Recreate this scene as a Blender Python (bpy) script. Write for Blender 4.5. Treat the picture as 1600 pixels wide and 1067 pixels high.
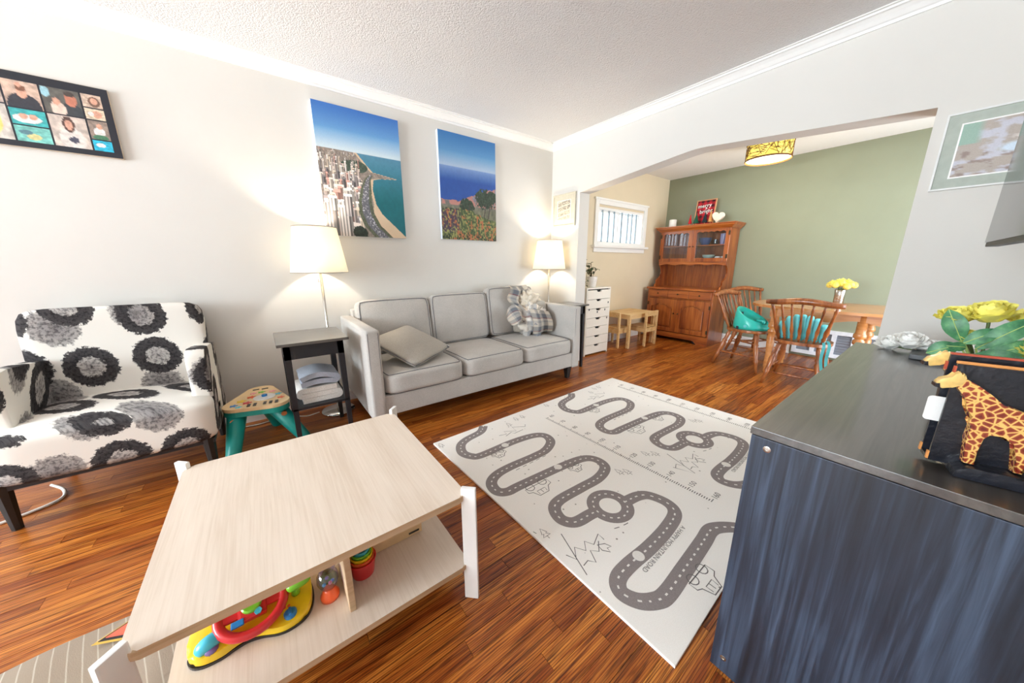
import bpy, bmesh, math, random
from mathutils import Vector, Matrix, noise
import numpy as np
rnd = random.Random(7)
PI = math.pi
for _o in list(bpy.data.objects):
    bpy.data.objects.remove(_o)
SC = bpy.context.scene
COL = SC.collection

# ------------------------------------------------------------------ camera
CAM_H = 1.16
YAW, PITCH, ROLL, FPX = math.radians(52.839), math.radians(-13.383), math.radians(-0.1), 510.61
def cam_axes():
    cy, sy, cp, sp = math.cos(YAW), math.sin(YAW), math.cos(PITCH), math.sin(PITCH)
    fwd = Vector((cp*cy, cp*sy, sp)); right = Vector((sy, -cy, 0)); up = right.cross(fwd)
    r2 = math.cos(ROLL)*right + math.sin(ROLL)*up
    u2 = -math.sin(ROLL)*right + math.cos(ROLL)*up
    return r2, u2, fwd
CR, CU, CF = cam_axes()
cam = bpy.data.cameras.new('camera'); camo = bpy.data.objects.new('camera', cam); COL.objects.link(camo)
cam.sensor_fit = 'HORIZONTAL'; cam.sensor_width = 36.0; cam.lens = 36.0*FPX/1600.0
cam.clip_start = 0.02
m = Matrix.Identity(4)
for i in range(3):
    m[i][0] = CR[i]; m[i][1] = CU[i]; m[i][2] = -CF[i]
m[2][3] = CAM_H
camo.matrix_world = m
SC.camera = camo

# ------------------------------------------------------------------ world, light, exposure
SC.view_settings.view_transform = 'Standard'; SC.view_settings.look = 'None'
SC.view_settings.gamma = 1.0; SC.view_settings.use_curve_mapping = False
SC.view_settings.exposure = 0.22
SC.cycles.max_bounces = 10; SC.cycles.diffuse_bounces = 6; SC.cycles.glossy_bounces = 4
SC.cycles.caustics_reflective = False; SC.cycles.caustics_refractive = False
SC.cycles.sample_clamp_indirect = 6.0
world = bpy.data.worlds.new('daylight'); SC.world = world; world.use_nodes = True
wbg = world.node_tree.nodes['Background']
wbg.inputs[0].default_value = (0.83, 0.92, 1.0, 1); wbg.inputs[1].default_value = 2.2

def area_light(name, loc, rot, sx, sy, watts, col):
    l = bpy.data.lights.new(name, 'AREA'); l.shape = 'RECTANGLE'; l.size = sx; l.size_y = sy
    l.energy = watts; l.color = col
    o = bpy.data.objects.new(name, l); o.location = loc; o.rotation_euler = rot; COL.objects.link(o)
    return o
# dining window daylight, and added fills by an unseen front window and garden door
area_light('front_sky_fill', (-9.0, 1.0, 3.0), (0, math.radians(-78), 0), 4.5, 7.0, 2800, (0.87, 0.945, 1.0))  # added panel standing in for sky beyond the unseen window
area_light('ground_bounce_fill', (-9.0, 1.0, -0.7), (0, math.radians(-108), 0), 2.2, 7.0, 3000, (0.93, 0.96, 1.0))  # added lamp throwing light up to the ceiling, as from bright ground
area_light('dining_window_daylight', (4.26, 3.30, 1.70), (-PI/2, 0, 0), 1.5, 0.9, 13, (0.86, 0.95, 1.0))
area_light('dining_side_fill', (4.3, -1.10, 1.05), (PI/2, 0, 0), 1.7, 2.1, 95, (0.88, 0.94, 1.0))  # added dining room fill lamp, outside an invented garden door

# ------------------------------------------------------------------ colour and material helpers
def lin(c): 
    c = c/255.0
    return c/12.92 if c <= 0.04045 else ((c+0.055)/1.055)**2.4
def S(r, g, b): return (lin(r), lin(g), lin(b), 1.0)
MATS = {}
class N:
    def __init__(s, name):
        s.m = bpy.data.materials.new(name); s.m.use_nodes = True
        s.t = s.m.node_tree; s.b = s.t.nodes['Principled BSDF']; s.out = s.t.nodes['Material Output']
        MATS[name] = s.m
    def n(s, typ, **kw):
        x = s.t.nodes.new(typ)
        for k, v in kw.items(): setattr(x, k, v)
        return x
    def l(s, a, ao, b, bi): s.t.links.new(a.outputs[ao], b.inputs[bi])
    def coords(s, kind='Object', scale=(1,1,1), loc=(0,0,0)):
        if kind == 'World':
            g = s.n('ShaderNodeNewGeometry'); o = 'Position'
        else:
            g = s.n('ShaderNodeTexCoord'); o = kind
        mp = s.n('ShaderNodeMapping'); mp.inputs['Scale'].default_value = scale; mp.inputs['Location'].default_value = loc
        s.l(g, o, mp, 'Vector'); return mp
    def noise(s, vec, scale, detail=4, rough=0.55, dist=0):
        x = s.n('ShaderNodeTexNoise'); x.inputs['Scale'].default_value = scale; x.inputs['Detail'].default_value = detail
        x.inputs['Roughness'].default_value = rough; x.inputs['Distortion'].default_value = dist
        if vec: s.l(vec, 'Vector', x, 'Vector')
        return x
    def ramp(s, src, out, stops, interp='LINEAR'):
        r = s.n('ShaderNodeValToRGB'); e = r.color_ramp.elements; r.color_ramp.interpolation = interp
        while len(e) < len(stops): e.new(0.5)
        for i, (p, c) in enumerate(stops): e[i].position = p; e[i].color = c
        s.l(src, out, r, 'Fac'); return r
    def mix(s, a, ao, b, bo, fac=None, fo=None, f=0.5, mode='MIX'):
        x = s.n('ShaderNodeMix', data_type='RGBA', blend_type=mode); x.inputs[0].default_value = f
        if fac: s.t.links.new(fac.outputs[fo], x.inputs[0])
        if isinstance(a, tuple): x.inputs[6].default_value = a
        else: s.t.links.new(a.outputs[ao], x.inputs[6])
        if isinstance(b, tuple): x.inputs[7].default_value = b
        else: s.t.links.new(b.outputs[bo], x.inputs[7])
        return x
    def bump(s, src, out, strength=0.2, dist=0.01):
        b = s.n('ShaderNodeBump'); b.inputs['Strength'].default_value = strength; b.inputs['Distance'].default_value = dist
        s.l(src, out, b, 'Height'); s.l(b, 'Normal', s.b, 'Normal'); return b

def plain(name, col, rough=0.5, metal=0.0, var=0.06, vscale=30, bump=0.0, bscale=200, sheen=0, spec=0.5, coat=0):
    x = N(name); b = x.b
    b.inputs['Roughness'].default_value = rough; b.inputs['Metallic'].default_value = metal
    b.inputs['Specular IOR Level'].default_value = spec
    if sheen: b.inputs['Sheen Weight'].default_value = sheen
    if coat: b.inputs['Coat Weight'].default_value = coat; b.inputs['Coat Roughness'].default_value = 0.15
    c = x.coords()
    nz = x.noise(c, vscale)
    d = tuple(max(0, v*(1-var)) for v in col[:3])+(1,); l_ = tuple(min(1, v*(1+var)) for v in col[:3])+(1,)
    r = x.ramp(nz, 'Fac', [(0.3, d), (0.7, l_)])
    x.l(r, 'Color', b, 'Base Color')
    if bump:
        n2 = x.noise(c, bscale, 3); x.bump(n2, 'Fac', bump, 0.004)
    return x.m

def wood(name, dark, mid, light, axis=0, rough=0.4, freq=1.0, coat=0.0, contrast=0.0, spec=0.5, across=45.0):
    x = N(name); b = x.b
    sc = [across*freq]*3; sc[axis] = 2.2*freq
    c = x.coords('Object', tuple(sc))
    n1 = x.noise(c, 1.0, 6, 0.6, 0.6)
    sc2 = [6*freq]*3; sc2[axis] = 0.9*freq
    c2 = x.coords('Object', tuple(sc2), (3.1, 1.7, 5.2))
    n2 = x.noise(c2, 1.0, 3, 0.5, 1.2)
    mx = x.n('ShaderNodeMath', operation='MULTIPLY_ADD'); mx.inputs[1].default_value = 0.55
    x.l(n1, 'Fac', mx, 0)
    h = x.n('ShaderNodeMath', operation='MULTIPLY'); h.inputs[1].default_value = 0.45
    x.l(n2, 'Fac', h, 0); x.l(h, 'Value', mx, 2)
    r = x.ramp(mx, 'Value', [(0.36-contrast, dark), (0.5, mid), (0.64+contrast, light)])
    x.l(r, 'Color', b, 'Base Color'); b.inputs['Roughness'].default_value = rough
    b.inputs['Specular IOR Level'].default_value = spec
    if coat: b.inputs['Coat Weight'].default_value = coat; b.inputs['Coat Roughness'].default_value = 0.12
    x.bump(n1, 'Fac', 0.06, 0.002)
    return x.m

def fabric(name, c1, c2, scale=500, rough=0.95, bump=0.25, blotch=0.12):
    x = N(name); b = x.b
    c = x.coords()
    w = x.noise(c, scale, 2, 0.7); big = x.noise(c, 5, 3)
    r = x.ramp(w, 'Fac', [(0.35, c1), (0.65, c2)])
    r2 = x.ramp(big, 'Fac', [(0.3, (1-blotch,)*3+(1,)), (0.7, (1, 1, 1, 1))])
    mx = x.mix(r, 'Color', r2, 'Color', f=1.0, mode='MULTIPLY')
    x.t.links.new(mx.outputs[2], b.inputs['Base Color'])
    b.inputs['Roughness'].default_value = rough; b.inputs['Sheen Weight'].default_value = 0.15
    b.inputs['Specular IOR Level'].default_value = 0.2
    x.bump(w, 'Fac', bump, 0.0015)
    return x.m

def glow(name, col, strength):
    x = N(name)
    x.b.inputs['Base Color'].default_value = col; x.b.inputs['Emission Color'].default_value = col
    x.b.inputs['Emission Strength'].default_value = strength; return x.m

def glass(name, tint=(0.95, 0.98, 1, 1), gloss=0.12):
    x = N(name); x.t.nodes.remove(x.b)
    tr = x.n('ShaderNodeBsdfTransparent'); tr.inputs[0].default_value = tint
    gl = x.n('ShaderNodeBsdfGlossy'); gl.inputs['Roughness'].default_value = 0.03
    fr = x.n('ShaderNodeLayerWeight'); fr.inputs[0].default_value = 0.5
    pw = x.n('ShaderNodeMath', operation='POWER'); pw.inputs[1].default_value = 4.0; x.l(fr, 'Facing', pw, 0)
    ad = x.n('ShaderNodeMath', operation='MULTIPLY_ADD'); ad.inputs[1].default_value = 0.5; ad.inputs[2].default_value = gloss; ad.use_clamp = True
    x.l(pw, 'Value', ad, 0)
    ms = x.n('ShaderNodeMixShader'); x.t.links.new(ad.outputs[0], ms.inputs[0])
    x.t.links.new(tr.outputs[0], ms.inputs[1]); x.t.links.new(gl.outputs[0], ms.inputs[2])
    x.t.links.new(ms.outputs[0], x.out.inputs['Surface']); return x.m

def attr_mat(name, rough=0.6, bump=0.15):
    x = N(name); a = x.n('ShaderNodeVertexColor'); a.layer_name = 'print'
    nz = x.noise(x.coords(), 260, 2)
    r = x.ramp(nz, 'Fac', [(0.3, (0.9, 0.9, 0.9, 1)), (0.7, (1, 1, 1, 1))])
    mx = x.mix(a, 'Color', r, 'Color', f=1.0, mode='MULTIPLY')
    x.t.links.new(mx.outputs[2], x.b.inputs['Base Color']); x.b.inputs['Roughness'].default_value = rough
    x.bump(nz, 'Fac', bump, 0.001); return x.m

# ------------------------------------------------------------------ object helpers
def tag(o, label=None, cat=None, group=None, kind=None):
    if label: o['label'] = label
    if cat: o['category'] = cat
    if group: o['group'] = group
    if kind: o['kind'] = kind
    return o
def world_of(o):
    mt = Matrix.LocRotScale(o.location, o.rotation_euler, o.scale)
    return world_of(o.parent) @ mt if o.parent else mt
def thing(name, label, cat, loc=(0, 0, 0), rz=0.0, group=None):
    o = bpy.data.objects.new(name, None); COL.objects.link(o)
    o.empty_display_size = 0.1; o.location = loc; o.rotation_euler = (0, 0, rz)
    return tag(o, label, cat, group)
def obj(name, bm, mat, parent=None, smooth=False, local=False, loc=None, mats=None):
    if isinstance(bm, bpy.types.Mesh): me = bm
    else:
        me = bpy.data.meshes.new(name)
        bmesh.ops.recalc_face_normals(bm, faces=bm.faces[:])
        bm.to_mesh(me); bm.free()
    if smooth:
        for p in me.polygons: p.use_smooth = True
    for mm in (mats or [mat]): me.materials.append(MATS[mm])
    o = bpy.data.objects.new(name, me); COL.objects.link(o)
    if parent:
        o.parent = parent
        if not local: me.transform(world_of(parent).inverted())
    elif loc is not None:
        o.location = loc
        if not local: me.transform(Matrix.Translation(loc).inverted())
    if smooth == 'auto':
        pass
    return o
def smooth_by_angle(o, deg=40):
    me = o.data
    bm = bmesh.new(); bm.from_mesh(me)
    for f in bm.faces: f.smooth = True
    for e in bm.edges:
        if len(e.link_faces) == 2 and e.calc_face_angle(0) > math.radians(deg): e.smooth = False
    bm.to_mesh(me); bm.free(); return o
def copy_tree(o, parent=None):
    c = o.copy(); COL.objects.link(c)
    if parent: c.parent = parent
    for ch in list(o.children): copy_tree(ch, c)
    return c
def B(): return bmesh.new()
def box(bm, x0, x1, y0, y1, z0, z1, bev=0.0, seg=2, M=None):
    r = bmesh.ops.create_cube(bm, size=1.0); vs = r['verts']
    for v in vs:
        v.co = Vector(((x0+x1)/2+v.co.x*(x1-x0), (y0+y1)/2+v.co.y*(y1-y0), (z0+z1)/2+v.co.z*(z1-z0)))
    if bev:
        es = list({e for v in vs for e in v.link_edges})
        g = bmesh.ops.bevel(bm, geom=es, offset=bev, segments=seg, affect='EDGES', profile=0.7)
        vs = list({v for f in g['faces'] for v in f.verts} | {v for v in vs if v.is_valid})
    if M is not None:
        for v in vs: v.co = M @ v.co
    return vs
def frame_of(d):
    d = d.normalized(); a = Vector((0, 0, 1)) if abs(d.z) < 0.95 else Vector((1, 0, 0))
    u = d.cross(a).normalized(); return u, d.cross(u)
def turned(bm, p0, p1, prof, seg=10, caps=True):
    p0, p1 = Vector(p0), Vector(p1); d = p1-p0; u, w = frame_of(d); rings = []
    for t, r in prof:
        c = p0+d*t
        rings.append([bm.verts.new(c+(u*math.cos(2*PI*k/seg)+w*math.sin(2*PI*k/seg))*r) for k in range(seg)])
    for a, b in zip(rings, rings[1:]):
        for k in range(seg): bm.faces.new((a[k], a[(k+1) % seg], b[(k+1) % seg], b[k]))
    if caps:
        bm.faces.new(rings[0]); bm.faces.new(rings[-1])
    return rings
def rod(bm, p0, p1, r0, r1=None, seg=10): turned(bm, p0, p1, [(0, r0), (1, r1 if r1 is not None else r0)], seg)
def lathe(bm, prof, c=(0, 0, 0), seg=24, caps=True):
    c = Vector(c); rings = []
    for r, z in prof:
        rings.append([bm.verts.new(c+Vector((r*math.cos(2*PI*k/seg), r*math.sin(2*PI*k/seg), z))) for k in range(seg)])
    for a, b in zip(rings, rings[1:]):
        for k in range(seg): bm.faces.new((a[k], a[(k+1) % seg], b[(k+1) % seg], b[k]))
    if caps:
        for rg in (rings[0], rings[-1]):
            try: bm.faces.new(rg)
            except ValueError: pass
def prism(bm, pts, fn, d0, d1, bev=0.0):
    """outline pts (a,b) extruded from d0 to d1; fn(a,b,d) -> xyz"""
    n = len(pts)
    A = [bm.verts.new(fn(a, b, d0)) for a, b in pts]; C = [bm.verts.new(fn(a, b, d1)) for a, b in pts]
    fa = bm.faces.new(A); fc = bm.faces.new(C[::-1])
    for k in range(n): bm.faces.new((A[k], C[k], C[(k+1) % n], A[(k+1) % n]))
    if bev:
        bmesh.ops.bevel(bm, geom=list(set(fa.edges) | set(fc.edges)), offset=bev, segments=2, affect='EDGES', profile=0.7)
    bm.normal_update()
    bmesh.ops.triangulate(bm, faces=[f for f in bm.faces if len(f.verts) > 4], ngon_method='EAR_CLIP')
def sweep(bm, pts, r, seg=6, closed=False):
    pts = [Vector(p) for p in pts]; n = len(pts); rings = []; pu = None
    for i, p in enumerate(pts):
        a = pts[(i-1) % n] if (closed or i > 0) else p; b = pts[(i+1) % n] if (closed or i < n-1) else p
        d = (b-a)
        if d.length < 1e-9: d = Vector((0, 0, 1))
        d.normalize()
        if pu is None: u, w = frame_of(d)
        else:
            u = (pu-d*pu.dot(d)); u = u.normalized() if u.length > 1e-6 else frame_of(d)[0]; w = d.cross(u)
        pu = u; rr = r(i/(n-1)) if callable(r) else r
        rings.append([bm.verts.new(p+(u*math.cos(2*PI*k/seg)+w*math.sin(2*PI*k/seg))*rr) for k in range(seg)])
    prs = list(zip(rings, rings[1:]))+([(rings[-1], rings[0])] if closed else [])
    for a, b in prs:
        for k in range(seg): bm.faces.new((a[k], a[(k+1) % seg], b[(k+1) % seg], b[k]))
    if not closed: bm.faces.new(rings[0]); bm.faces.new(rings[-1])
def catmull(P, n=8, closed=False):
    out = []; m_ = len(P); rng = range(m_ if closed else m_-1)
    P = [Vector(p) for p in P]
    for i in rng:
        p0 = P[(i-1) % m_] if (closed or i > 0) else P[0]; p1 = P[i]; p2 = P[(i+1) % m_]
        p3 = P[(i+2) % m_] if (closed or i+2 < m_) else P[-1]
        for k in range(n):
            t = k/n
            out.append(0.5*((2*p1)+(p2-p0)*t+(2*p0-5*p1+4*p2-p3)*t*t+(3*p1-p0-3*p2+p3)*t**3))
    if not closed: out.append(P[-1])
    return out
def cushion_map(c, k, puff, sz):
    x, y, z = c; mxx = max(abs(x), abs(y), abs(z)); pn = (abs(x)**k+abs(y)**k+abs(z)**k)**(1/k)
    f = mxx/pn if pn else 1; x, y, z = x*f, y*f, z*f
    z += (1 if z > 0 else -1)*abs(z)*puff/sz*(1-x*x)*(1-y*y)
    return x, y, z
def cushion(bm, M, sx, sy, sz, k=7, puff=0.02, cuts=9, wob=0.0, seed=0):
    r = bmesh.ops.create_cube(bm, size=2.0)
    es = list({e for v in r['verts'] for e in v.link_edges})
    before = set(bm.verts)-set(r['verts'])
    bmesh.ops.subdivide_edges(bm, edges=es, cuts=cuts, use_grid_fill=True)
    for v in bm.verts:
        if v in before: continue
        x, y, z = cushion_map(v.co, k, puff, sz)
        if wob:
            q = noise.noise_vector(Vector((x*1.7+seed, y*1.7, z*1.7)))*wob
            x, y, z = x+q.x, y+q.y, z+q.z*1.0
        v.co = M @ Vector((x*sx, y*sy, z*sz))
def piping_loop(M, sx, sy, sz, k, puff, zside=1, n=14):
    P = []
    for a, b in (((-1, -1), (1, -1)), ((1, -1), (1, 1)), ((1, 1), (-1, 1)), ((-1, 1), (-1, -1))):
        for i in range(n):
            t = i/n; c = (a[0]+(b[0]-a[0])*t, a[1]+(b[1]-a[1])*t, zside)
            x, y, z = cushion_map(c, k, puff, sz); P.append(M @ Vector((x*sx*1.004, y*sy*1.004, z*sz*1.004)))
    return P
def ribbon(bm, pts, w, z, closed=False):
    n = len(pts); A, C = [], []
    for i in range(n):
        a = pts[(i-1) % n] if (closed or i > 0) else pts[i]; b = pts[(i+1) % n] if (closed or i < n-1) else pts[i]
        d = Vector((b[0]-a[0], b[1]-a[1])); d = d.normalized() if d.length > 1e-9 else Vector((1, 0)); q = Vector((-d.y, d.x))*w/2
        A.append(bm.verts.new((pts[i][0]+q.x, pts[i][1]+q.y, z))); C.append(bm.verts.new((pts[i][0]-q.x, pts[i][1]-q.y, z)))
    for i in range(n if closed else n-1):
        j = (i+1) % n; bm.faces.new((A[i], C[i], C[j], A[j]))
def sheet(bm, fn, nu, nv, thick=0.0, uv=None):
    """grid surface fn(u,v); optional shell thickness along approximate normals"""
    P = [[Vector(fn(i/nu, j/nv)) for j in range(nv+1)] for i in range(nu+1)]
    V = [[bm.verts.new(p) for p in row] for row in P]
    fs = []
    for i in range(nu):
        for j in range(nv):
            f = bm.faces.new((V[i][j], V[i+1][j], V[i+1][j+1], V[i][j+1])); fs.append(f)
            if uv is not None:
                for lp, (a, b) in zip(f.loops, ((i, j), (i+1, j), (i+1, j+1), (i, j+1))): lp[uv].uv = (a/nu, b/nv)
    if thick: bmesh.ops.solidify(bm, geom=fs, thickness=thick)
    return fs
def text_mesh(s, size, M, extrude=0.0, align='CENTER'):
    cu = bpy.data.curves.new('lettering', 'FONT'); cu.body = s; cu.size = size; cu.extrude = extrude
    cu.align_x = align; cu.align_y = 'CENTER'; cu.resolution_u = 3
    o = bpy.data.objects.new('lettering', cu); COL.objects.link(o)
    dg = bpy.context.evaluated_depsgraph_get(); me = bpy.data.meshes.new_from_object(o.evaluated_get(dg))
    bpy.data.objects.remove(o); bpy.data.curves.remove(cu)
    me.transform(M); return me
def paint_grid(name, w, h, nx, nz, fn, M, mat, parent):
    """a flat print: nx*nz cells coloured by fn(u,v) (v down), lying in local x (right) / z (up)"""
    vs = [(w*i/nx, 0, -h*j/nz) for j in range(nz+1) for i in range(nx+1)]
    fs = [(j*(nx+1)+i, (j+1)*(nx+1)+i, (j+1)*(nx+1)+i+1, j*(nx+1)+i+1) for j in range(nz) for i in range(nx)]
    me = bpy.data.meshes.new(name); me.from_pydata(vs, [], fs)
    uu, vv = np.meshgrid((np.arange(nx+1))/nx, (np.arange(nz+1))/nz)
    c = fn(uu, vv); c = np.clip(c, 0, 1); c = np.where(c <= 0.04045, c/12.92, ((c+0.055)/1.055)**2.4)
    col = np.ones((vv.size, 4), np.float32); col[:, :3] = c.reshape(-1, 3)
    a = me.color_attributes.new('print', 'FLOAT_COLOR', 'POINT'); a.data.foreach_set('color', col.ravel())
    me.transform(M)
    return obj(name, me, mat, parent)

# ------------------------------------------------------------------ materials
plain('wall_white', S(217, 214, 208), 0.9, var=0.015, vscale=3, bump=0.05, bscale=350, spec=0.2)
plain('wall_beige', S(222, 208, 182), 0.9, var=0.02, vscale=3, bump=0.05, bscale=350, spec=0.2)
plain('wall_green', S(143, 148, 127), 0.85, var=0.03, vscale=3, bump=0.05, bscale=350, spec=0.25)
plain('trim_white', S(240, 240, 238), 0.45, var=0.01)
plain('ceiling_smooth', S(236, 234, 231), 0.95, var=0.01)
def _ceiling():
    x = N('ceiling_stipple'); c = x.coords('World')
    n1 = x.noise(c, 75, 5, 0.7, 0.4); v = x.n('ShaderNodeTexVoronoi'); v.inputs['Scale'].default_value = 110; x.l(c, 'Vector', v, 'Vector')
    ad = x.n('ShaderNodeMath', operation='SUBTRACT'); x.l(n1, 'Fac', ad, 0)
    hf = x.n('ShaderNodeMath', operation='MULTIPLY'); hf.inputs[1].default_value = 0.5; x.l(v, 'Distance', hf, 0); x.l(hf, 'Value', ad, 1)
    x.b.inputs['Base Color'].default_value = S(232, 232, 232); x.b.inputs['Roughness'].default_value = 0.95
    x.b.inputs['Specular IOR Level'].default_value = 0.1
    x.bump(ad, 'Value', 0.6, 0.012)
_ceiling()
def _floor(name, per_island):
    x = N(name); b = x.b
    g = x.n('ShaderNodeNewGeometry')
    if per_island: rsrc, ro = g, 'Random Per Island'
    else: rsrc, ro = x.n('ShaderNodeObjectInfo'), 'Random'
    cmb = x.n('ShaderNodeCombineXYZ'); m1 = x.n('ShaderNodeMath', operation='MULTIPLY'); m1.inputs[1].default_value = 57.0
    x.l(rsrc, ro, m1, 0); x.l(m1, 'Value', cmb, 'X'); x.l(m1, 'Value', cmb, 'Y'); x.l(m1, 'Value', cmb, 'Z')
    va = x.n('ShaderNodeVectorMath', operation='ADD'); x.l(g, 'Position', va, 0); x.l(cmb, 'Vector', va, 1)
    def mp(sc):
        q = x.n('ShaderNodeMapping'); q.inputs['Scale'].default_value = sc; x.l(va, 'Vector', q, 'Vector'); return q
    fine = x.noise(mp((4, 150, 150)), 1.0, 4, 0.62, 0.4)
    fig = x.noise(mp((2.2, 26, 26)), 1.0, 3, 0.55, 2.2)
    wv = x.n('ShaderNodeTexWave', wave_type='BANDS', bands_direction='Y'); wv.inputs['Scale'].default_value = 1.0
    wv.inputs['Distortion'].default_value = 9.0; wv.inputs['Detail'].default_value = 2.5; wv.inputs['Detail Scale'].default_value = 0.8
    x.l(mp((2.6, 46, 20)), 'Vector', wv, 'Vector')
    tone = x.ramp(rsrc, ro, [(0.0, S(150, 80, 28)), (0.3, S(200, 122, 48)), (0.6, S(218, 142, 60)), (0.85, S(170, 92, 34)), (1.0, S(232, 160, 74))])
    f1 = x.ramp(fig, 'Fac', [(0.34, S(172, 120, 85)), (0.62, S(255, 255, 255))])
    a = x.mix(tone, 'Color', f1, 'Color', f=0.8, mode='MULTIPLY')
    f2 = x.ramp(wv, 'Fac', [(0.05, S(150, 96, 66)), (0.4, S(255, 250, 245))])
    a2 = x.n('ShaderNodeMix', data_type='RGBA', blend_type='MULTIPLY'); a2.inputs[0].default_value = 0.7
    x.t.links.new(a.outputs[2], a2.inputs[6]); x.t.links.new(f2.outputs['Color'], a2.inputs[7])
    f3 = x.ramp(fine, 'Fac', [(0.36, S(76, 34, 18)), (0.50, S(255, 255, 255))])
    a3 = x.n('ShaderNodeMix', data_type='RGBA', blend_type='MULTIPLY'); a3.inputs[0].default_value = 0.8
    x.t.links.new(a2.outputs[2], a3.inputs[6]); x.t.links.new(f3.outputs['Color'], a3.inputs[7])
    x.t.links.new(a3.outputs[2], b.inputs['Base Color'])
    b.inputs['Roughness'].default_value = 0.3; b.inputs['Specular IOR Level'].default_value = 0.4
    x.bump(fine, 'Fac', 0.05, 0.002)
_floor('oak_plank', False); _floor('oak_plank_far', True)
plain('plank_gap', S(48, 24, 12), 0.9)
glass('window_glass', (0.97, 0.99, 1, 1), 0.04)
glass('cabinet_glass', (0.93, 0.94, 0.95, 1), 0.05)

# ------------------------------------------------------------------ room shell
YW, XA, XA2, XG, ZC, YR, XR, YD = 3.007, 2.872, 3.03, 5.473, 2.457, -0.32, -4.6, -0.9
def struct(o): o['kind'] = 'structure'; return o
bm = B(); box(bm, XR-0.12, XG+0.12, YD-0.12, YW+0.12, -0.12, -0.006)
floor = struct(obj('floor', bm, 'plank_gap'))
# strip oak boards, running along x
def project(p):
    d = Vector(p)-Vector((0, 0, CAM_H)); z = d.dot(CF)
    if z < 0.05: return None
    return 800+FPX*d.dot(CR)/z, 533.5-FPX*d.dot(CU)/z
rows = []
W_PL = 0.0572; y = YW
prng = random.Random(3)
while y > YD:
    x = XR-prng.random()*0.9
    while x < XG:
        L_ = prng.choice((0.35, 0.5, 0.65, 0.8, 1.0, 1.2, 1.45)); x1 = min(x+L_, XG); x0 = max(x, XR)
        if x1-x0 > 0.02: rows.append((x0, x1, y-W_PL, y))
        x += L_
    y -= W_PL
def on_screen(r):
    n = 0
    for i in range(9):
        for j in range(2):
            px, py = r[0]+(r[1]-r[0])*(i+0.5)/9, r[2]+W_PL*(0.25+0.5*j)
            q = project((px, py, 0))
            if not q or not (0 <= q[0] <= 1600 and 0 <= q[1] <= 1067): continue
            if 0.76 < px < 2.76 and 0.3 < py < 1.88: continue                 # under the play mat
            if 0.9 < px < 2.4 and py < 0.23: continue                          # under the dresser
            if px < XA and py < YR: continue
            if px > XA and py < 0.2*px/XA: continue
            dist2 = px*px+py*py+CAM_H**2
            n += 1.0/dist2**1.5
    return n*(r[1]-r[0])
rows.sort(key=on_screen, reverse=True)
ub = B(); box(ub, -0.5, 0.5, -0.5, 0.5, -1, 0)
unit = bpy.data.meshes.new('plank'); ub.to_mesh(unit); ub.free(); unit.materials.append(MATS['oak_plank'])
GAP = 0.0009
for r in rows[:300]:
    o = bpy.data.objects.new('plank', unit); COL.objects.link(o); o.parent = floor
    o.location = ((r[0]+r[1])/2, (r[2]+r[3])/2, prng.uniform(-0.0003, 0)); o.scale = (r[1]-r[0]-GAP*1.4, W_PL-GAP*1.4, 0.006)
bm = B()
for r in rows[300:]: box(bm, r[0]+GAP, r[1]-GAP, r[2]+GAP, r[3]-GAP, -0.006, 0)
tag(obj('planks', bm, 'oak_plank_far', floor), kind='stuff')

bm = B(); box(bm, XR-0.12, XA, YD-0.12, YW+0.12, ZC, ZC+0.1); struct(obj('ceiling', bm, 'ceiling_stipple'))
bm = B(); box(bm, XA, XG+0.12, YD-0.12, YW+0.12, ZC, ZC+0.1); struct(obj('ceiling_dining', bm, 'ceiling_smooth'))
def holed(bm, x0, x1, z0, z1, hx0, hx1, hz0, hz1, fn):
    for a, b, c, d in ((x0, hx0, z0, z1), (hx1, x1, z0, z1), (hx0, hx1, z0, hz0), (hx0, hx1, hz1, z1)): fn(a, b, c, d)
bm = B(); box(bm, XR-0.12, XA2, YW, YW+0.12, 0, ZC); struct(obj('wall_left', bm, 'wall_white'))
WX0, WX1, WZ0, WZ1 = 3.72, 4.80, 1.41, 1.90
bm = B(); holed(bm, XA2, XG+0.12, 0, ZC, WX0, WX1, WZ0, WZ1, lambda a, b, c, d: box(bm, a, b, YW, YW+0.12, c, d))
struct(obj('wall_dining_left', bm, 'wall_beige'))
bm = B(); box(bm, XG, XG+0.12, YD-0.12, YW, 0, ZC); struct(obj('wall_back', bm, 'wall_green'))
bm = B(); box(bm, XR, XA, YR-0.12, YR, 0, ZC); struct(obj('wall_right', bm, 'wall_white'))
bm = B(); holed(bm, YR, YW, 0, ZC, -0.1, 2.7, 0.55, 2.25, lambda a, b, c, d: box(bm, XR-0.12, XR, a, b, c, d)); struct(obj('wall_rear', bm, 'wall_white'))
bm = B(); holed(bm, XA2, XG, 0, ZC, 3.45, 5.15, 0.02, 2.08, lambda a, b, c, d: box(bm, a, b, YD-0.12, YD, c, d)); struct(obj('wall_dining_right', bm, 'wall_beige'))
# arch wall: a shallow peaked opening
arch = [(2.575, 1.905), (2.3, 1.936), (1.9, 1.981), (1.55, 2.02), (1.45, 2.03), (1.39, 2.034), (1.32, 2.031), (1.2, 2.019), (0.8, 1.983), (0.5, 1.956), (0.197, 1.929)]
bm = B(); box(bm, XA, XA2, 2.575, YW, 0, ZC); box(bm, XA, XA2, YD, 0.197, 0, ZC)
for (ya, za), (yb, zb) in zip(arch, arch[1:]):
    prism(bm, [(ya, za), (yb, zb), (yb, ZC), (ya, ZC)], lambda a, b, d: (d, a, b), XA, XA2)
bmesh.ops.remove_doubles(bm, verts=bm.verts[:], dist=0.0004)
struct(obj('wall_arch', bm, 'wall_white'))
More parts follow.
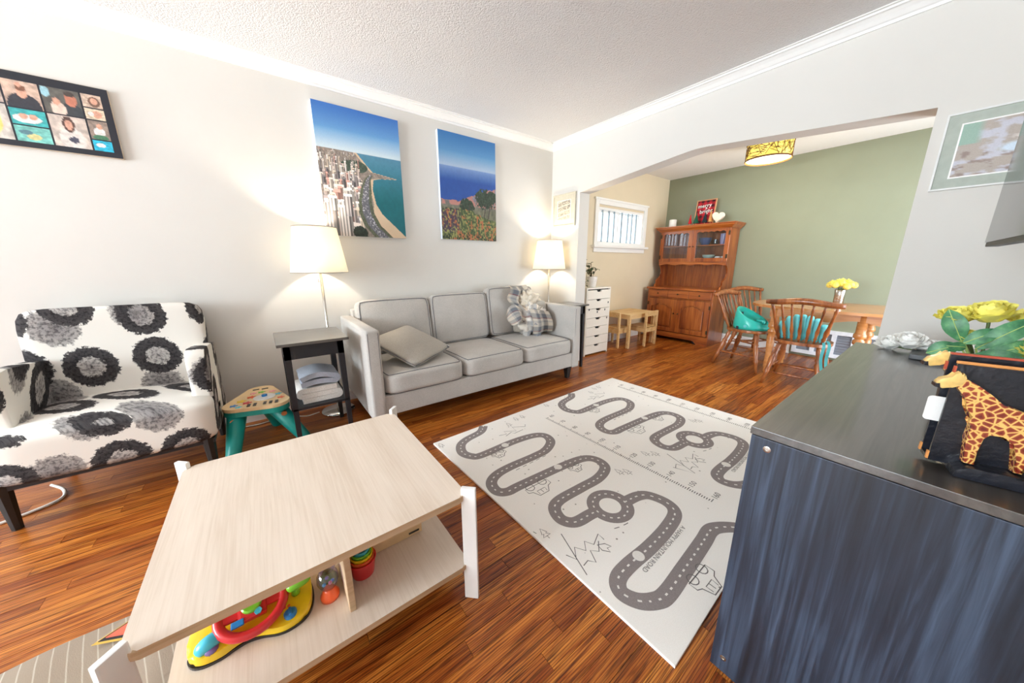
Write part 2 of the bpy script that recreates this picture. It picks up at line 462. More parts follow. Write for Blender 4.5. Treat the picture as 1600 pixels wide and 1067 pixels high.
# crown mouldings
crown = [(0, -0.060), (0.010, -0.060), (0.012, -0.047), (0.022, -0.043), (0.040, -0.026), (0.058, -0.014), (0.072, -0.012), (0.074, -0.004), (0.092, -0.004), (0.094, 0), (0, 0)]
bm = B(); prism(bm, crown, lambda a, b, d: (d, YW-a, ZC+b), XR, XA); struct(obj('trim_1', bm, 'trim_white'))
bm = B(); prism(bm, crown, lambda a, b, d: (XA-a, d, ZC+b), YR, YW-0.004); struct(obj('trim_2', bm, 'trim_white'))
bm = B(); prism(bm, crown, lambda a, b, d: (d, YR+a, ZC+b), XR, XA); struct(obj('trim_3', bm, 'trim_white'))
bm = B(); prism(bm, crown, lambda a, b, d: (XR+a, d, ZC+b), YR, YW); struct(obj('trim_4', bm, 'trim_white'))
# baseboards
base = lambda h: [(0, 0), (0.016, 0), (0.016, h-0.025), (0.011, h-0.015), (0.009, h), (0, h)]
bm = B(); prism(bm, base(0.105), lambda a, b, d: (d, YW-a, b), XR, XA); struct(obj('baseboard_left', bm, 'trim_white'))
bm = B(); prism(bm, base(0.13), lambda a, b, d: (d, YW-a, b), XA2, XG); struct(obj('baseboard_dining_left', bm, 'trim_white'))
bm = B(); prism(bm, base(0.13), lambda a, b, d: (XG-a, d, b), 1.12, YW); prism(bm, base(0.13), lambda a, b, d: (XG-a, d, b), YD, 0.28)
struct(obj('baseboard_back', bm, 'trim_white'))
bm = B(); prism(bm, base(0.105), lambda a, b, d: (XA-a, d, b), 2.575, YW-0.016); struct(obj('baseboard_stub', bm, 'trim_white'))
bm = B(); prism(bm, base(0.105), lambda a, b, d: (XA-a, d, b), YR, 0.197); struct(obj('baseboard_arch', bm, 'trim_white'))

# ------------------------------------------------------------------ windows
def frame_bars(bm, a0, a1, z0, z1, w, fn):
    for q in ((a0, a0+w, z0, z1), (a1-w, a1, z0, z1), (a0+w, a1-w, z0, z0+w), (a0+w, a1-w, z1-w, z1)): fn(*q)
win = thing('window_1', None, None, ((WX0+WX1)/2, YW, WZ0)); struct(win)
bm = B(); frame_bars(bm, WX0-0.07, WX1+0.07, WZ0-0.03, WZ1+0.10, 0.07, lambda a, b, c, d: box(bm, a, b, YW-0.025, YW, c, d, 0.004))
box(bm, WX0-0.09, WX1+0.09, YW-0.035, YW, WZ1+0.085, WZ1+0.11, 0.004); obj('casing', bm, 'trim_white', win)
bm = B(); box(bm, WX0-0.11, WX1+0.11, YW-0.065, YW+0.02, WZ0-0.035, WZ0-0.005, 0.005); obj('sill', bm, 'trim_white', win)
bm = B(); box(bm, WX0-0.07, WX1+0.07, YW-0.02, YW, WZ0-0.095, WZ0-0.035, 0.004); obj('apron', bm, 'trim_white', win)
bm = B(); frame_bars(bm, WX0, WX1, WZ0, WZ1, 0.03, lambda a, b, c, d: box(bm, a, b, YW+0.0, YW+0.1, c, d)); obj('jamb', bm, 'trim_white', win)
plain('sash_grey', S(150, 166, 176), 0.4)
for i, (a, b, yy) in enumerate(((WX0+0.03, WX0+0.52, YW+0.05), (WX0+0.50, WX1-0.03, YW+0.08))):
    bm = B(); frame_bars(bm, a, b, WZ0+0.03, WZ1-0.03, 0.028, lambda p, q, c, d: box(bm, p, q, yy-0.012, yy+0.012, c, d)); s_ = obj('sash', bm, 'trim_white', win)
    bm = B(); box(bm, a+0.028, b-0.028, yy-0.002, yy+0.002, WZ0+0.058, WZ1-0.058); obj('pane', bm, 'window_glass', s_)
for xx in (3.86, 4.0, 4.12, 4.30, 4.45, 4.55, 4.66):
    bm = B(); box(bm, xx-0.011, xx+0.011, YW+0.022, YW+0.034, WZ0+0.03, WZ1-0.03); obj('security_bar', bm, 'sash_grey', win)
w2 = thing('added_front_window', None, None, (XR, 1.25, 0.7)); struct(w2)  # unseen front window, added as a way in for daylight
bm = B(); frame_bars(bm, -0.17, 2.77, 0.48, 2.32, 0.07, lambda a, b, c, d: box(bm, XR, XR+0.02, a, b, c, d, 0.004)); obj('casing', bm, 'trim_white', w2)
for a, b in ((-0.1, 0.83), (0.83, 1.77), (1.77, 2.7)):
    bm = B(); frame_bars(bm, a, b, 0.55, 2.25, 0.04, lambda p, q, c, d: box(bm, XR-0.08, XR-0.04, p, q, c, d)); s_ = obj('sash', bm, 'trim_white', w2)
    bm = B(); box(bm, XR-0.062, XR-0.058, a+0.04, b-0.04, 0.59, 2.21); obj('pane', bm, 'window_glass', s_)
d1 = thing('added_garden_door', None, None, (4.3, YD, 0)); struct(d1)  # unseen glazed door, invented to let daylight into the dining room
for a, b in ((3.45, 4.3), (4.3, 5.15)):
    bm = B(); frame_bars(bm, a, b, 0.02, 2.08, 0.06, lambda p, q, c, d: box(bm, p, q, YD-0.08, YD-0.04, c, d)); s_ = obj('door_leaf', bm, 'trim_white', d1)
    bm = B(); box(bm, a+0.06, b-0.06, YD-0.062, YD-0.058, 0.08, 2.02); obj('pane', bm, 'window_glass', s_)
# return-air grille in the green wall, under the dining table
plain('grille_dark', S(128, 134, 144), 0.6); plain('grille_white', S(226, 232, 240), 0.45)
gr = thing('wall_vent', 'white return-air grille with grey louvred panels set low in green wall', 'vent', (XG, 0.70, 0))
bm = B(); frame_bars(bm, 0.30, 1.10, 0.03, 0.36, 0.045, lambda a, b, c, d: box(bm, XG-0.03, XG-0.001, a, b, c, d, 0.003))
for yy in (0.545, 0.72, 0.90): box(bm, XG-0.028, XG-0.002, yy-0.022, yy+0.022, 0.07, 0.32)
obj('frame', bm, 'grille_white', gr)
for a, b in ((0.345, 0.523), (0.567, 0.698), (0.742, 0.878), (0.922, 1.055)):
    bm = B(); box(bm, XG-0.012, XG-0.002, a, b, 0.075, 0.315); pn = obj('louvre_panel', bm, 'grille_dark', gr)
    for k in range(7):
        bm = B(); box(bm, XG-0.02, XG-0.012, a, b, 0.09+k*0.033, 0.097+k*0.033); obj('louvre', bm, 'grille_dark', pn)

# ------------------------------------------------------------------ furniture materials
fabric('sofa_grey', S(168, 163, 157), S(204, 199, 193), 420, bump=0.3)
fabric('pillow_grey', S(158, 152, 142), S(190, 184, 174), 380, bump=0.3)
plain('piping_grey', S(108, 107, 110), 0.9)
plain('black_paint', S(30, 30, 34), 0.45, var=0.1)
plain('black_leg', S(26, 22, 20), 0.5)
wood('black_brown', S(22, 26, 34), S(38, 46, 60), S(66, 80, 100), axis=2, rough=0.42, freq=0.9, across=75)
wood('black_brown_top', S(44, 41, 38), S(64, 60, 56), S(86, 81, 75), axis=0, rough=0.36, freq=0.9, across=60, coat=0.7, spec=0.8)  # lightened copy of the side wood, reflected sheen put into the colour
wood('pale_oak', S(213, 195, 176), S(222, 206, 189), S(228, 213, 197), axis=1, rough=0.5, freq=1.6, across=90)
wood('pale_oak_edge', S(188, 158, 122), S(206, 178, 144), S(216, 192, 160), axis=0, rough=0.55, freq=1.6, across=60)
plain('white_paint', S(240, 239, 236), 0.35, var=0.01)
plain('brushed_steel', S(200, 196, 188), 0.25, 1.0, var=0.03)
plain('chrome', S(225, 225, 225), 0.08, 1.0, var=0.01)

# ------------------------------------------------------------------ sofa
sofa = thing('sofa', 'light grey three-seat fabric sofa with square arms and dark legs', 'sofa', (1.5, 2.58, 0))
bm = B(); box(bm, 0.56, 2.435, 2.19, 2.97, 0.13, 0.275, 0.012); obj('seat_base', bm, 'sofa_grey', sofa)
bm = B(); box(bm, 0.56, 2.435, 2.88, 2.985, 0.14, 0.80, 0.02); obj('back_frame', bm, 'sofa_grey', sofa)
for x0, x1 in ((0.48, 0.568), (2.428, 2.515)):
    bm = B(); box(bm, x0, x1, 2.17, 2.985, 0.12, 0.745, 0.02, 3); a_ = smooth_by_angle(obj('arm', bm, 'sofa_grey', sofa), 50)
    bm = B()
    for xx in (x0+0.012, x1-0.012):
        sweep(bm, [(xx, 2.174, 0.125), (xx, 2.172, 0.725), (xx, 2.19, 0.742), (xx, 2.96, 0.742)], 0.003, 5)
    obj('seam', bm, 'piping_grey', a_)
SX = (0.572, 1.192, 1.808, 2.424)
for i in range(3):
    w = (SX[i+1]-SX[i])/2-0.003; cx = (SX[i]+SX[i+1])/2
    M = Matrix.Translation((cx, 2.49, 0.35))
    bm = B(); cushion(bm, M, w, 0.325, 0.075, 9, 0.018, 11, 0.012, i*3.1)
    c_ = obj('seat_cushion', bm, 'sofa_grey', sofa, True)
    for zs in (1, -1):
        bm = B(); sweep(bm, piping_loop(M, w, 0.325, 0.075, 9, 0.018, zs), 0.0035, 5, True); obj('piping', bm, 'piping_grey', c_)
    top = (0.875, 0.885, 0.925)[i]; hgt = (top-0.42)/2
    M = Matrix.Translation((cx, 2.835, 0.42+hgt)) @ Matrix.Rotation(math.radians(-9), 4, 'X') @ Matrix.Rotation(PI/2, 4, 'X')
    bm = B(); cushion(bm, M, w, hgt, 0.06, 9, 0.022, 11, 0.014, 20+i*2.3)
    c_ = obj('back_cushion', bm, 'sofa_grey', sofa, True)
    bm = B(); sweep(bm, piping_loop(M, w, hgt, 0.06, 9, 0.022, 1), 0.0035, 5, True); obj('piping', bm, 'piping_grey', c_)
for xx in (0.56, 2.42):
    for yy in (2.24, 2.92):
        bm = B(); M = Matrix.Translation((xx, yy, 0.0))
        vs = box(bm, -0.03, 0.03, -0.03, 0.03, 0, 0.132)
        for v in vs:
            if v.co.z < 0.05: v.co.x *= 0.6; v.co.y *= 0.6
            v.co = M @ v.co
        obj('leg', bm, 'black_leg', sofa)
# loose cushion at the arm
M = Matrix.Translation((0.872, 2.46, 0.548)) @ Matrix.Rotation(math.radians(6), 4, 'Y') @ Matrix.Rotation(math.radians(20), 4, 'X') @ Matrix.Rotation(math.radians(32), 4, 'Z')
bm = B(); cushion(bm, M, 0.215, 0.215, 0.02, 12, 0.052, 11, 0.02, 3)
p_ = thing('throw_pillow', 'square grey throw pillow lying flat by the sofa arm next to side table', 'pillow', (0.83, 2.43, 0.44))
obj('pillow_body', bm, 'pillow_grey', p_, True)
bm = B(); sweep(bm, [M @ Vector((0.215*a, 0.215*b, 0)) for a, b in [(-1+2*i/14, -1) for i in range(14)]+[(1, -1+2*i/14) for i in range(14)]+[(1-2*i/14, 1) for i in range(14)]+[(-1, 1-2*i/14) for i in range(14)]], 0.004, 5, True)
obj('piping', bm, 'piping_grey', p_)
M = Matrix.Translation((2.225, 2.625, 0.615)) @ Matrix.Rotation(math.radians(-32), 4, 'Z') @ Matrix.Rotation(math.radians(66), 4, 'X')
bm = B(); cushion(bm, M, 0.18, 0.17, 0.022, 12, 0.05, 11, 0.02, 9)
p_ = thing('throw_pillow', 'grey throw pillow half buried under the plaid blanket', 'pillow', (2.27, 2.66, 0.44))
obj('pillow_body', bm, 'pillow_grey', p_, True)

# plaid blanket: crumpled heap with loose flaps
def _plaid():
    x = N('plaid'); uvn = x.n('ShaderNodeUVMap'); sep = x.n('ShaderNodeSeparateXYZ'); x.l(uvn, 'UV', sep, 'Vector')
    def bands(axis, mul):
        mm = x.n('ShaderNodeMath', operation='MULTIPLY'); mm.inputs[1].default_value = mul; x.l(sep, axis, mm, 0)
        fr = x.n('ShaderNodeMath', operation='FRACT'); x.l(mm, 'Value', fr, 0); return fr
    u, v = bands('X', 2.3), bands('Y', 1.9)
    grey, cream, lt = S(138, 142, 150), S(240, 232, 220), S(196, 194, 192)
    cu = x.ramp(u, 'Value', [(0.0, cream), (0.4, lt), (0.5, grey), (0.9, cream)], 'CONSTANT')
    cv = x.ramp(v, 'Value', [(0.0, cream), (0.3, grey), (0.62, S(150, 40, 50)), (0.69, cream), (0.85, lt)], 'CONSTANT')
    mx = x.mix(cu, 'Color', cv, 'Color', f=0.5)
    x.t.links.new(mx.outputs[2], x.b.inputs['Base Color']); x.b.inputs['Roughness'].default_value = 0.95
    nz = x.noise(x.coords(), 420, 2); x.bump(nz, 'Fac', 0.25, 0.002)
_plaid()
fabric('sherpa', S(214, 200, 178), S(240, 230, 214), 160, bump=0.8)
def heap(bm, c, rx, ry, rz, amp, seed, uvl, nu=44, nv=26):
    def fn(u, v):
        th = 2*PI*u; ph = PI*(0.02+0.96*v)
        d = Vector((math.sin(ph)*math.cos(th), math.sin(ph)*math.sin(th), math.cos(ph)))
        k = 1+amp*(abs(noise.noise(d*2.1+Vector((seed, 0, 0))))*2-0.5)+amp*0.5*(abs(noise.noise(d*5+Vector((0, seed, 0))))*2-0.4)
        return (c[0]+rx*d.x*k, c[1]+ry*d.y*k, max(c[2]+rz*d.z*k, 0.442))
    sheet(bm, fn, nu, nv, 0, uvl)
bl = thing('plaid_blanket', 'crumpled cream and grey plaid blanket with thin red stripes on the sofa', 'blanket', (2.12, 2.6, 0.44))
bm = B(); uvl = bm.loops.layers.uv.new('UVMap'); heap(bm, (2.20, 2.58, 0.57), 0.15, 0.13, 0.16, 0.42, 1.3, uvl)
obj('heaped_fold', bm, 'plaid', bl, True)
bm = B(); uvl = bm.loops.layers.uv.new('UVMap'); heap(bm, (2.26, 2.70, 0.76), 0.13, 0.09, 0.11, 0.45, 4.2, uvl)
obj('fleece_lining', bm, 'sherpa', bl, True)
bm = B(); uvl = bm.loops.layers.uv.new('UVMap')
sheet(bm, lambda u, v: (2.02+0.22*u+0.03*math.sin(9*v), 2.735-0.05*v-0.06*math.sin(3*u)*v+0.02*math.sin(11*u), 0.955-0.27*v-0.03*math.sin(2.8*u)+0.02*math.sin(7*u)*v), 20, 20, 0.012, uvl)
obj('upper_flap', bm, 'plaid', bl, True)
bm = B(); uvl = bm.loops.layers.uv.new('UVMap')
sheet(bm, lambda u, v: (1.90+0.27*u, 2.60-0.10*v+0.035*math.sin(8*u+3*v), 0.69-0.10*v+0.05*math.sin(4*u)*(1-v)-0.02*math.cos(9*u)), 20, 14, 0.012, uvl)
obj('side_flap', bm, 'plaid', bl, True)
bm = B(); uvl = bm.loops.layers.uv.new('UVMap')
sheet(bm, lambda u, v: (2.08+0.26*u+0.05*v, 2.47-0.04*math.sin(3*v)-0.025*math.sin(7*u), 0.73-0.27*v-0.05*u*(1-v)), 20, 18, 0.012, uvl)
obj('front_flap', bm, 'plaid', bl, True)

# ------------------------------------------------------------------ coffee table
ct = thing('coffee_table', 'pale oak coffee table with open lower shelf and white corner legs', 'table', (0.06, 1.21, 0))
TX0, TX1, TY0, TY1 = -0.325, 0.445, 0.83, 1.595
def rounded_rect(x0, x1, y0, y1, r, n=5):
    P = []
    for cx, cy, a in ((x1-r, y1-r, 0), (x0+r, y1-r, 90), (x0+r, y0+r, 180), (x1-r, y0+r, 270)):
        for k in range(n+1):
            t = math.radians(a+90*k/n); P.append((cx+r*math.cos(t), cy+r*math.sin(t)))
    return P
def slab(name, x0, x1, y0, y1, z0, z1, r, top, edge, parent, bev=0.006):
    bm = B(); prism(bm, rounded_rect(x0, x1, y0, y1, r), lambda a, b, d: (a, b, d), z0, z1, bev)
    o = obj(name, bm, None, parent, mats=[top, edge])
    for p in o.data.polygons: p.material_index = 0 if p.normal.z > 0.8 else 1
    return o
slab('tabletop', TX0, TX1, TY0, TY1, 0.400, 0.423, 0.03, 'pale_oak', 'pale_oak_edge', ct)
slab('shelf', TX0, TX1, TY0, TY1, 0.125, 0.145, 0.03, 'pale_oak', 'pale_oak_edge', ct)
bm = B(); box(bm, 0.075, 0.093, 0.90, 1.52, 0.145, 0.400, 0.003); obj('divider', bm, 'pale_oak_edge', ct)
for sx in (-1, 1):
    for sy in (-1, 1):
        cx, cy = (TX1-0.009 if sx > 0 else TX0+0.009), (TY1-0.009 if sy > 0 else TY0+0.009)
        M = Matrix.Translation((cx, cy, 0)) @ Matrix.Rotation(math.atan2(sy, sx), 4, 'Z')
        bm = B(); box(bm, -0.009, 0.040, -0.008, 0.008, 0, 0.447, 0.004, 2, M); obj('leg', bm, 'white_paint', ct)

# ------------------------------------------------------------------ play mat with printed roads
def _matfabric(name, c1, c2, sc, speck=True):
    x = N(name); c = x.coords(); n1 = x.noise(c, sc, 2, 0.7); r = x.ramp(n1, 'Fac', [(0.35, c1), (0.65, c2)]); src, o_ = r, 'Color'
    if speck:
        v = x.n('ShaderNodeTexVoronoi'); v.inputs['Scale'].default_value = 16; x.l(c, 'Vector', v, 'Vector')
        sp = x.ramp(v, 'Distance', [(0.06, S(120, 112, 106)), (0.085, (1, 1, 1, 1))]); mx = x.mix(r, 'Color', sp, 'Color', f=0.75, mode='MULTIPLY'); src, o_ = mx, 2
    x.t.links.new(src.outputs[o_], x.b.inputs['Base Color']); x.b.inputs['Roughness'].default_value = 0.9
    x.b.inputs['Specular IOR Level'].default_value = 0.2; x.bump(n1, 'Fac', 0.35, 0.002)
_matfabric('mat_cream', S(240, 236, 230), S(250, 247, 242), 420)
_matfabric('mat_grey', S(132, 124, 124), S(150, 141, 140), 420, False)
_matfabric('mat_ink', S(108, 104, 104), S(124, 119, 118), 420, False)
_matfabric('mat_white', S(226, 222, 216), S(236, 232, 228), 420, False)
ra = math.radians(1.9); ex = Vector((math.cos(ra), math.sin(ra))); ey = Vector((math.sin(ra), -math.cos(ra))); O2 = Vector((0.757, 1.858))
def RP(u, v): p = O2+ex*u+ey*v; return (p.x, p.y)
mat_ = thing('play_mat', 'cream foam play mat printed with grey winding roads and height rulers', 'play mat', (1.75, 1.1, 0))
MT = 0.012
bm = B(); prism(bm, [RP(0, 0), RP(2.0, 0), RP(2.0, 1.58), RP(0, 1.58)], lambda a, b, d: (a, b, d), 0.0006, MT, 0.003); obj('mat_sheet', bm, 'mat_cream', mat_)
RA = [(1.145, 1.856), (1.082, 1.796), (0.958, 1.766), (0.89, 1.725), (0.856, 1.643), (0.881, 1.575), (0.939, 1.547), (1.175, 1.553), (1.339, 1.533), (1.405, 1.484), (1.386, 1.406), (1.295, 1.351), (1.198, 1.341), (0.995, 1.345), (0.89, 1.329), (0.835, 1.286), (0.825, 1.22), (0.865, 1.184), (0.953, 1.181), (1.253, 1.166), (1.408, 1.142), (1.46, 1.083), (1.438, 1.008), (1.332, 0.97), (1.188, 0.973), (1.037, 0.976), (0.974, 0.948), (0.952, 0.882), (0.988, 0.832), (1.078, 0.821), (1.135, 0.815)]
RB = [(1.285, 0.770), (1.37, 0.757), (1.422, 0.723), (1.443, 0.64), (1.405, 0.583), (1.29, 0.559), (1.132, 0.551), (0.991, 0.555), (0.911, 0.546), (0.875, 0.509), (0.894, 0.455), (0.944, 0.417), (1.002, 0.405), (1.154, 0.415), (1.341, 0.429), (1.431, 0.437), (1.486, 0.416), (1.54, 0.372), (1.6, 0.30)]
CC, CRD = (1.205, 0.80), 0.082
def clipmat(pts):
    out = []
    for p in pts:
        q = Vector((p[0], p[1]))-O2; u, v = q.dot(ex), q.dot(ey)
        if 0.004 < u < 1.996 and 0.004 < v < 1.576: out.append(p)
    return out
def dashes(bm, pts, ln, gap, w, z, closed=False):
    acc = 0.0; cur = []; on = True
    if closed: pts = pts+[pts[0]]
    for a, b in zip(pts, pts[1:]):
        L_ = math.hypot(b[0]-a[0], b[1]-a[1]); n = max(1, int(L_/0.004))
        for k in range(n):
            p = (a[0]+(b[0]-a[0])*k/n, a[1]+(b[1]-a[1])*k/n)
            if on: cur.append(p)
            acc += L_/n
            if acc > (ln if on else gap):
                if on and len(cur) > 1: ribbon(bm, cur, w, z)
                cur = []; on = not on; acc = 0
for si, (dx, dy) in enumerate(((0, 0), (0.966, 0.04))):
    sh = lambda P: [(p[0]+dx, p[1]+dy) for p in P]
    circ = sh([(CC[0]+CRD*math.cos(2*PI*k/40), CC[1]+CRD*math.sin(2*PI*k/40)) for k in range(40)])
    pa, pb = [clipmat([(q.x, q.y) for q in catmull([(a, b, 0) for a, b in sh(R_)], 8)]) for R_ in (RA, RB)]
    bm = B(); ribbon(bm, pa, 0.062, MT+0.0004); ribbon(bm, pb, 0.062, MT+0.0005); ribbon(bm, circ, 0.060, MT+0.0006, True); rd = obj('road_print', bm, 'mat_grey', mat_)
    bm = B(); dashes(bm, pa, 0.016, 0.017, 0.007, MT+0.0009); dashes(bm, pb, 0.016, 0.017, 0.007, MT+0.0009); dashes(bm, circ, 0.016, 0.017, 0.007, MT+0.0010, True)
    for cx, cy in sh([(1.118, 1.551), (1.224, 1.175), (1.059, 0.555)]): lathe(bm, [(0.0, MT+0.0012), (0.024, MT+0.0012)], (cx, cy, 0), 20, False)
    tag(obj('lane_marks', bm, 'mat_white', rd), kind='stuff')
    bm = B(); Z1 = MT+0.0006
    def line(P, w=0.0038, closed=False): 
        P = clipmat(sh(P))
        if len(P) > 1: ribbon(bm, P, w, Z1, closed)
    line([(0.891, 0.823), (0.829, 0.626), (0.785, 0.73)]); line([(0.792, 0.718), (0.83, 0.735), (0.848, 0.696), (0.885, 0.74), (0.91, 0.70), (0.941, 0.735), (0.96, 0.70), (1.019, 0.725), (1.015, 0.69)])
    line([(0.85, 0.66), (0.88, 0.665), (0.90, 0.64), (0.925, 0.69), (0.95, 0.665), (0.99, 0.70)])
    line([(1.157, 1.674), (1.21, 1.66), (1.215, 1.70), (1.29, 1.655), (1.30, 1.715), (1.38, 1.665), (1.40, 1.69)]); line([(1.19, 1.64), (1.25, 1.66), (1.26, 1.635), (1.34, 1.64)])
    def tree(x, y_, s=0.032):
        line([(x, y_-s), (x, y_-s*0.5), (x-s*0.6, y_-s*0.5), (x-s*0.15, y_), (x-s*0.45, y_), (x, y_+s), (x+s*0.45, y_), (x+s*0.15, y_), (x+s*0.6, y_-s*0.5), (x, y_-s*0.5)], 0.0032)
    for t in ((0.787, 0.905), (0.835, 0.868), (1.468, 0.932), (1.505, 0.905), (1.304, 1.76), (1.40, 1.80), (1.462, 1.80), (0.785, 1.80)): tree(*t)
    line([(0.965, 0.66), (0.985, 0.635), (0.99, 0.655), (1.01, 0.65), (1.0, 0.675), (0.97, 0.69)], 0.0038, True)
    def car(x, y_, w, h_, fl=1):
        body = [(x+px*w, y_+py*h_*fl) for px, py in ((-0.5, 0), (-0.5, -0.35), (-0.35, -0.45), (-0.25, -0.9), (0.15, -0.9), (0.32, -0.5), (0.5, -0.4), (0.5, 0))]
        line(body, 0.004, True)
        for cx in (-0.28, 0.28): line([(x+cx*w+0.16*w*math.cos(2*PI*k/12), y_+0.16*w*math.sin(2*PI*k/12)) for k in range(12)], 0.004, True)
        line([(x-0.2*w, y_-0.8*h_*fl), (x-0.2*w, y_-0.5*h_*fl), (x+0.15*w, y_-0.5*h_*fl), (x+0.12*w, y_-0.8*h_*fl)], 0.0032)
        line([(x-0.04*w, y_-0.8*h_*fl), (x-0.04*w, y_-0.5*h_*fl)], 0.0032)
    car(1.03, 1.510, 0.10, 0.06); car(1.02, 1.135, 0.15, 0.085); car(1.302, 1.128, 0.09, 0.06); car(1.165, 0.375, 0.13, 0.085)
    for q in ([(1.012, 1.299), (1.276, 1.305)], [(1.10, 0.70), (1.13, 0.69), (1.17, 0.683), (1.21, 0.683)]): dashes(bm, sh(q), 0.03, 0.018, 0.004, Z1)
    tag(obj('line_drawings', bm, 'mat_ink', mat_), kind='stuff')
    me = text_mesh('A HAPPY MOUNTAIN ROAD', 0.027, Matrix.Translation((1.185+dx, 0.512+dy, MT+0.0008)) @ Matrix.Rotation(PI+0.04, 4, 'Z')); obj('lettering', me, 'mat_ink', mat_)
    bm = B(); d2 = (0, 0) if si == 0 else (1.0, 0.07)
    for k in range(101):
        v = k/100*1.155; p = Vector((1.585+d2[0], 1.667+d2[1]))+ey*v; L_ = 0.030 if k % 10 == 0 else (0.024 if k % 5 == 0 else 0.018)
        q = p+ex*L_; wv = 0.0042
        P = [(p+ey*wv/2), (q+ey*wv/2), (q-ey*wv/2), (p-ey*wv/2)]
        if clipmat([(p.x, p.y)]): bm.faces.new([bm.verts.new((a.x, a.y, MT+0.0006)) for a in P])
    tag(obj('ruler_ticks', bm, 'mat_ink', mat_), kind='stuff')
    for k in range(11):
        p = Vector((1.585+d2[0], 1.667+d2[1]))+ey*(k/10*1.155)+ex*0.066
        if not clipmat([(p.x+0.03, p.y)]): continue
        obj('ruler_number', text_mesh(str(60+10*k), 0.04, Matrix.Translation((p.x, p.y, MT+0.0008)) @ Matrix.Rotation(ra, 4, 'Z')), 'mat_ink', mat_)

# ------------------------------------------------------------------ black dresser
dr = thing('dresser', 'long low black-brown dresser with wood grain side panel against wall', 'dresser', (1.64, -0.02, 0))
DX0, DX1, DY0, DY1, DZ = 0.913, 2.372, -0.25, 0.226, 0.770
bm = B(); box(bm, DX0+0.0015, DX1, DY0, DY1+0.004, DZ-0.019, DZ, 0.0015); obj('top', bm, 'black_brown_top', dr)
for x0, x1 in ((DX0, DX0+0.02), (DX1-0.02, DX1)):
    bm = B(); box(bm, x0, x1, DY0, DY1, 0.0, DZ-0.02, 0.0015); s_ = obj('side_panel', bm, 'black_brown', dr)
    if x0 == DX0:
        for yy, zz in ((DY1-0.035, DZ-0.045), (DY1-0.03, 0.05), (DY0+0.05, DZ-0.045)):
            bm = B(); lathe(bm, [(0.008, -0.001), (0.008, 0.0015), (0.005, 0.002), (0.0045, 0.0005)], (0, 0, 0), 16)
            for v in bm.verts: v.co = Vector((DX0-v.co.z, yy+v.co.x, zz+v.co.y))
            obj('cam_bolt', bm, 'brushed_steel', s_)
bm = B(); box(bm, DX0+0.02, DX1-0.02, DY0, DY0+0.006, 0.05, DZ-0.02); obj('back_panel', bm, 'black_brown', dr)
bm = B(); box(bm, DX0+0.02, DX1-0.02, DY0+0.02, DY1-0.03, 0.0, 0.05); obj('plinth', bm, 'black_brown', dr)
for j in range(3):
    for i in range(2):
        xa = DX0+0.023+i*(DX1-DX0-0.046)/2; xb = xa+(DX1-DX0-0.046)/2-0.004; za = 0.055+j*0.231
        bm = B(); box(bm, xa, xb, DY1-0.02, DY1-0.003, za, za+0.227, 0.002); d_ = obj('drawer_front', bm, 'black_brown', dr)
        bm = B(); xm = (xa+xb)/2; sweep(bm, [(xm-0.06, DY1-0.003, za+0.15), (xm-0.06, DY1+0.018, za+0.15), (xm+0.06, DY1+0.018, za+0.15), (xm+0.06, DY1-0.003, za+0.15)], 0.004, 6); obj('handle', bm, 'black_paint', d_)

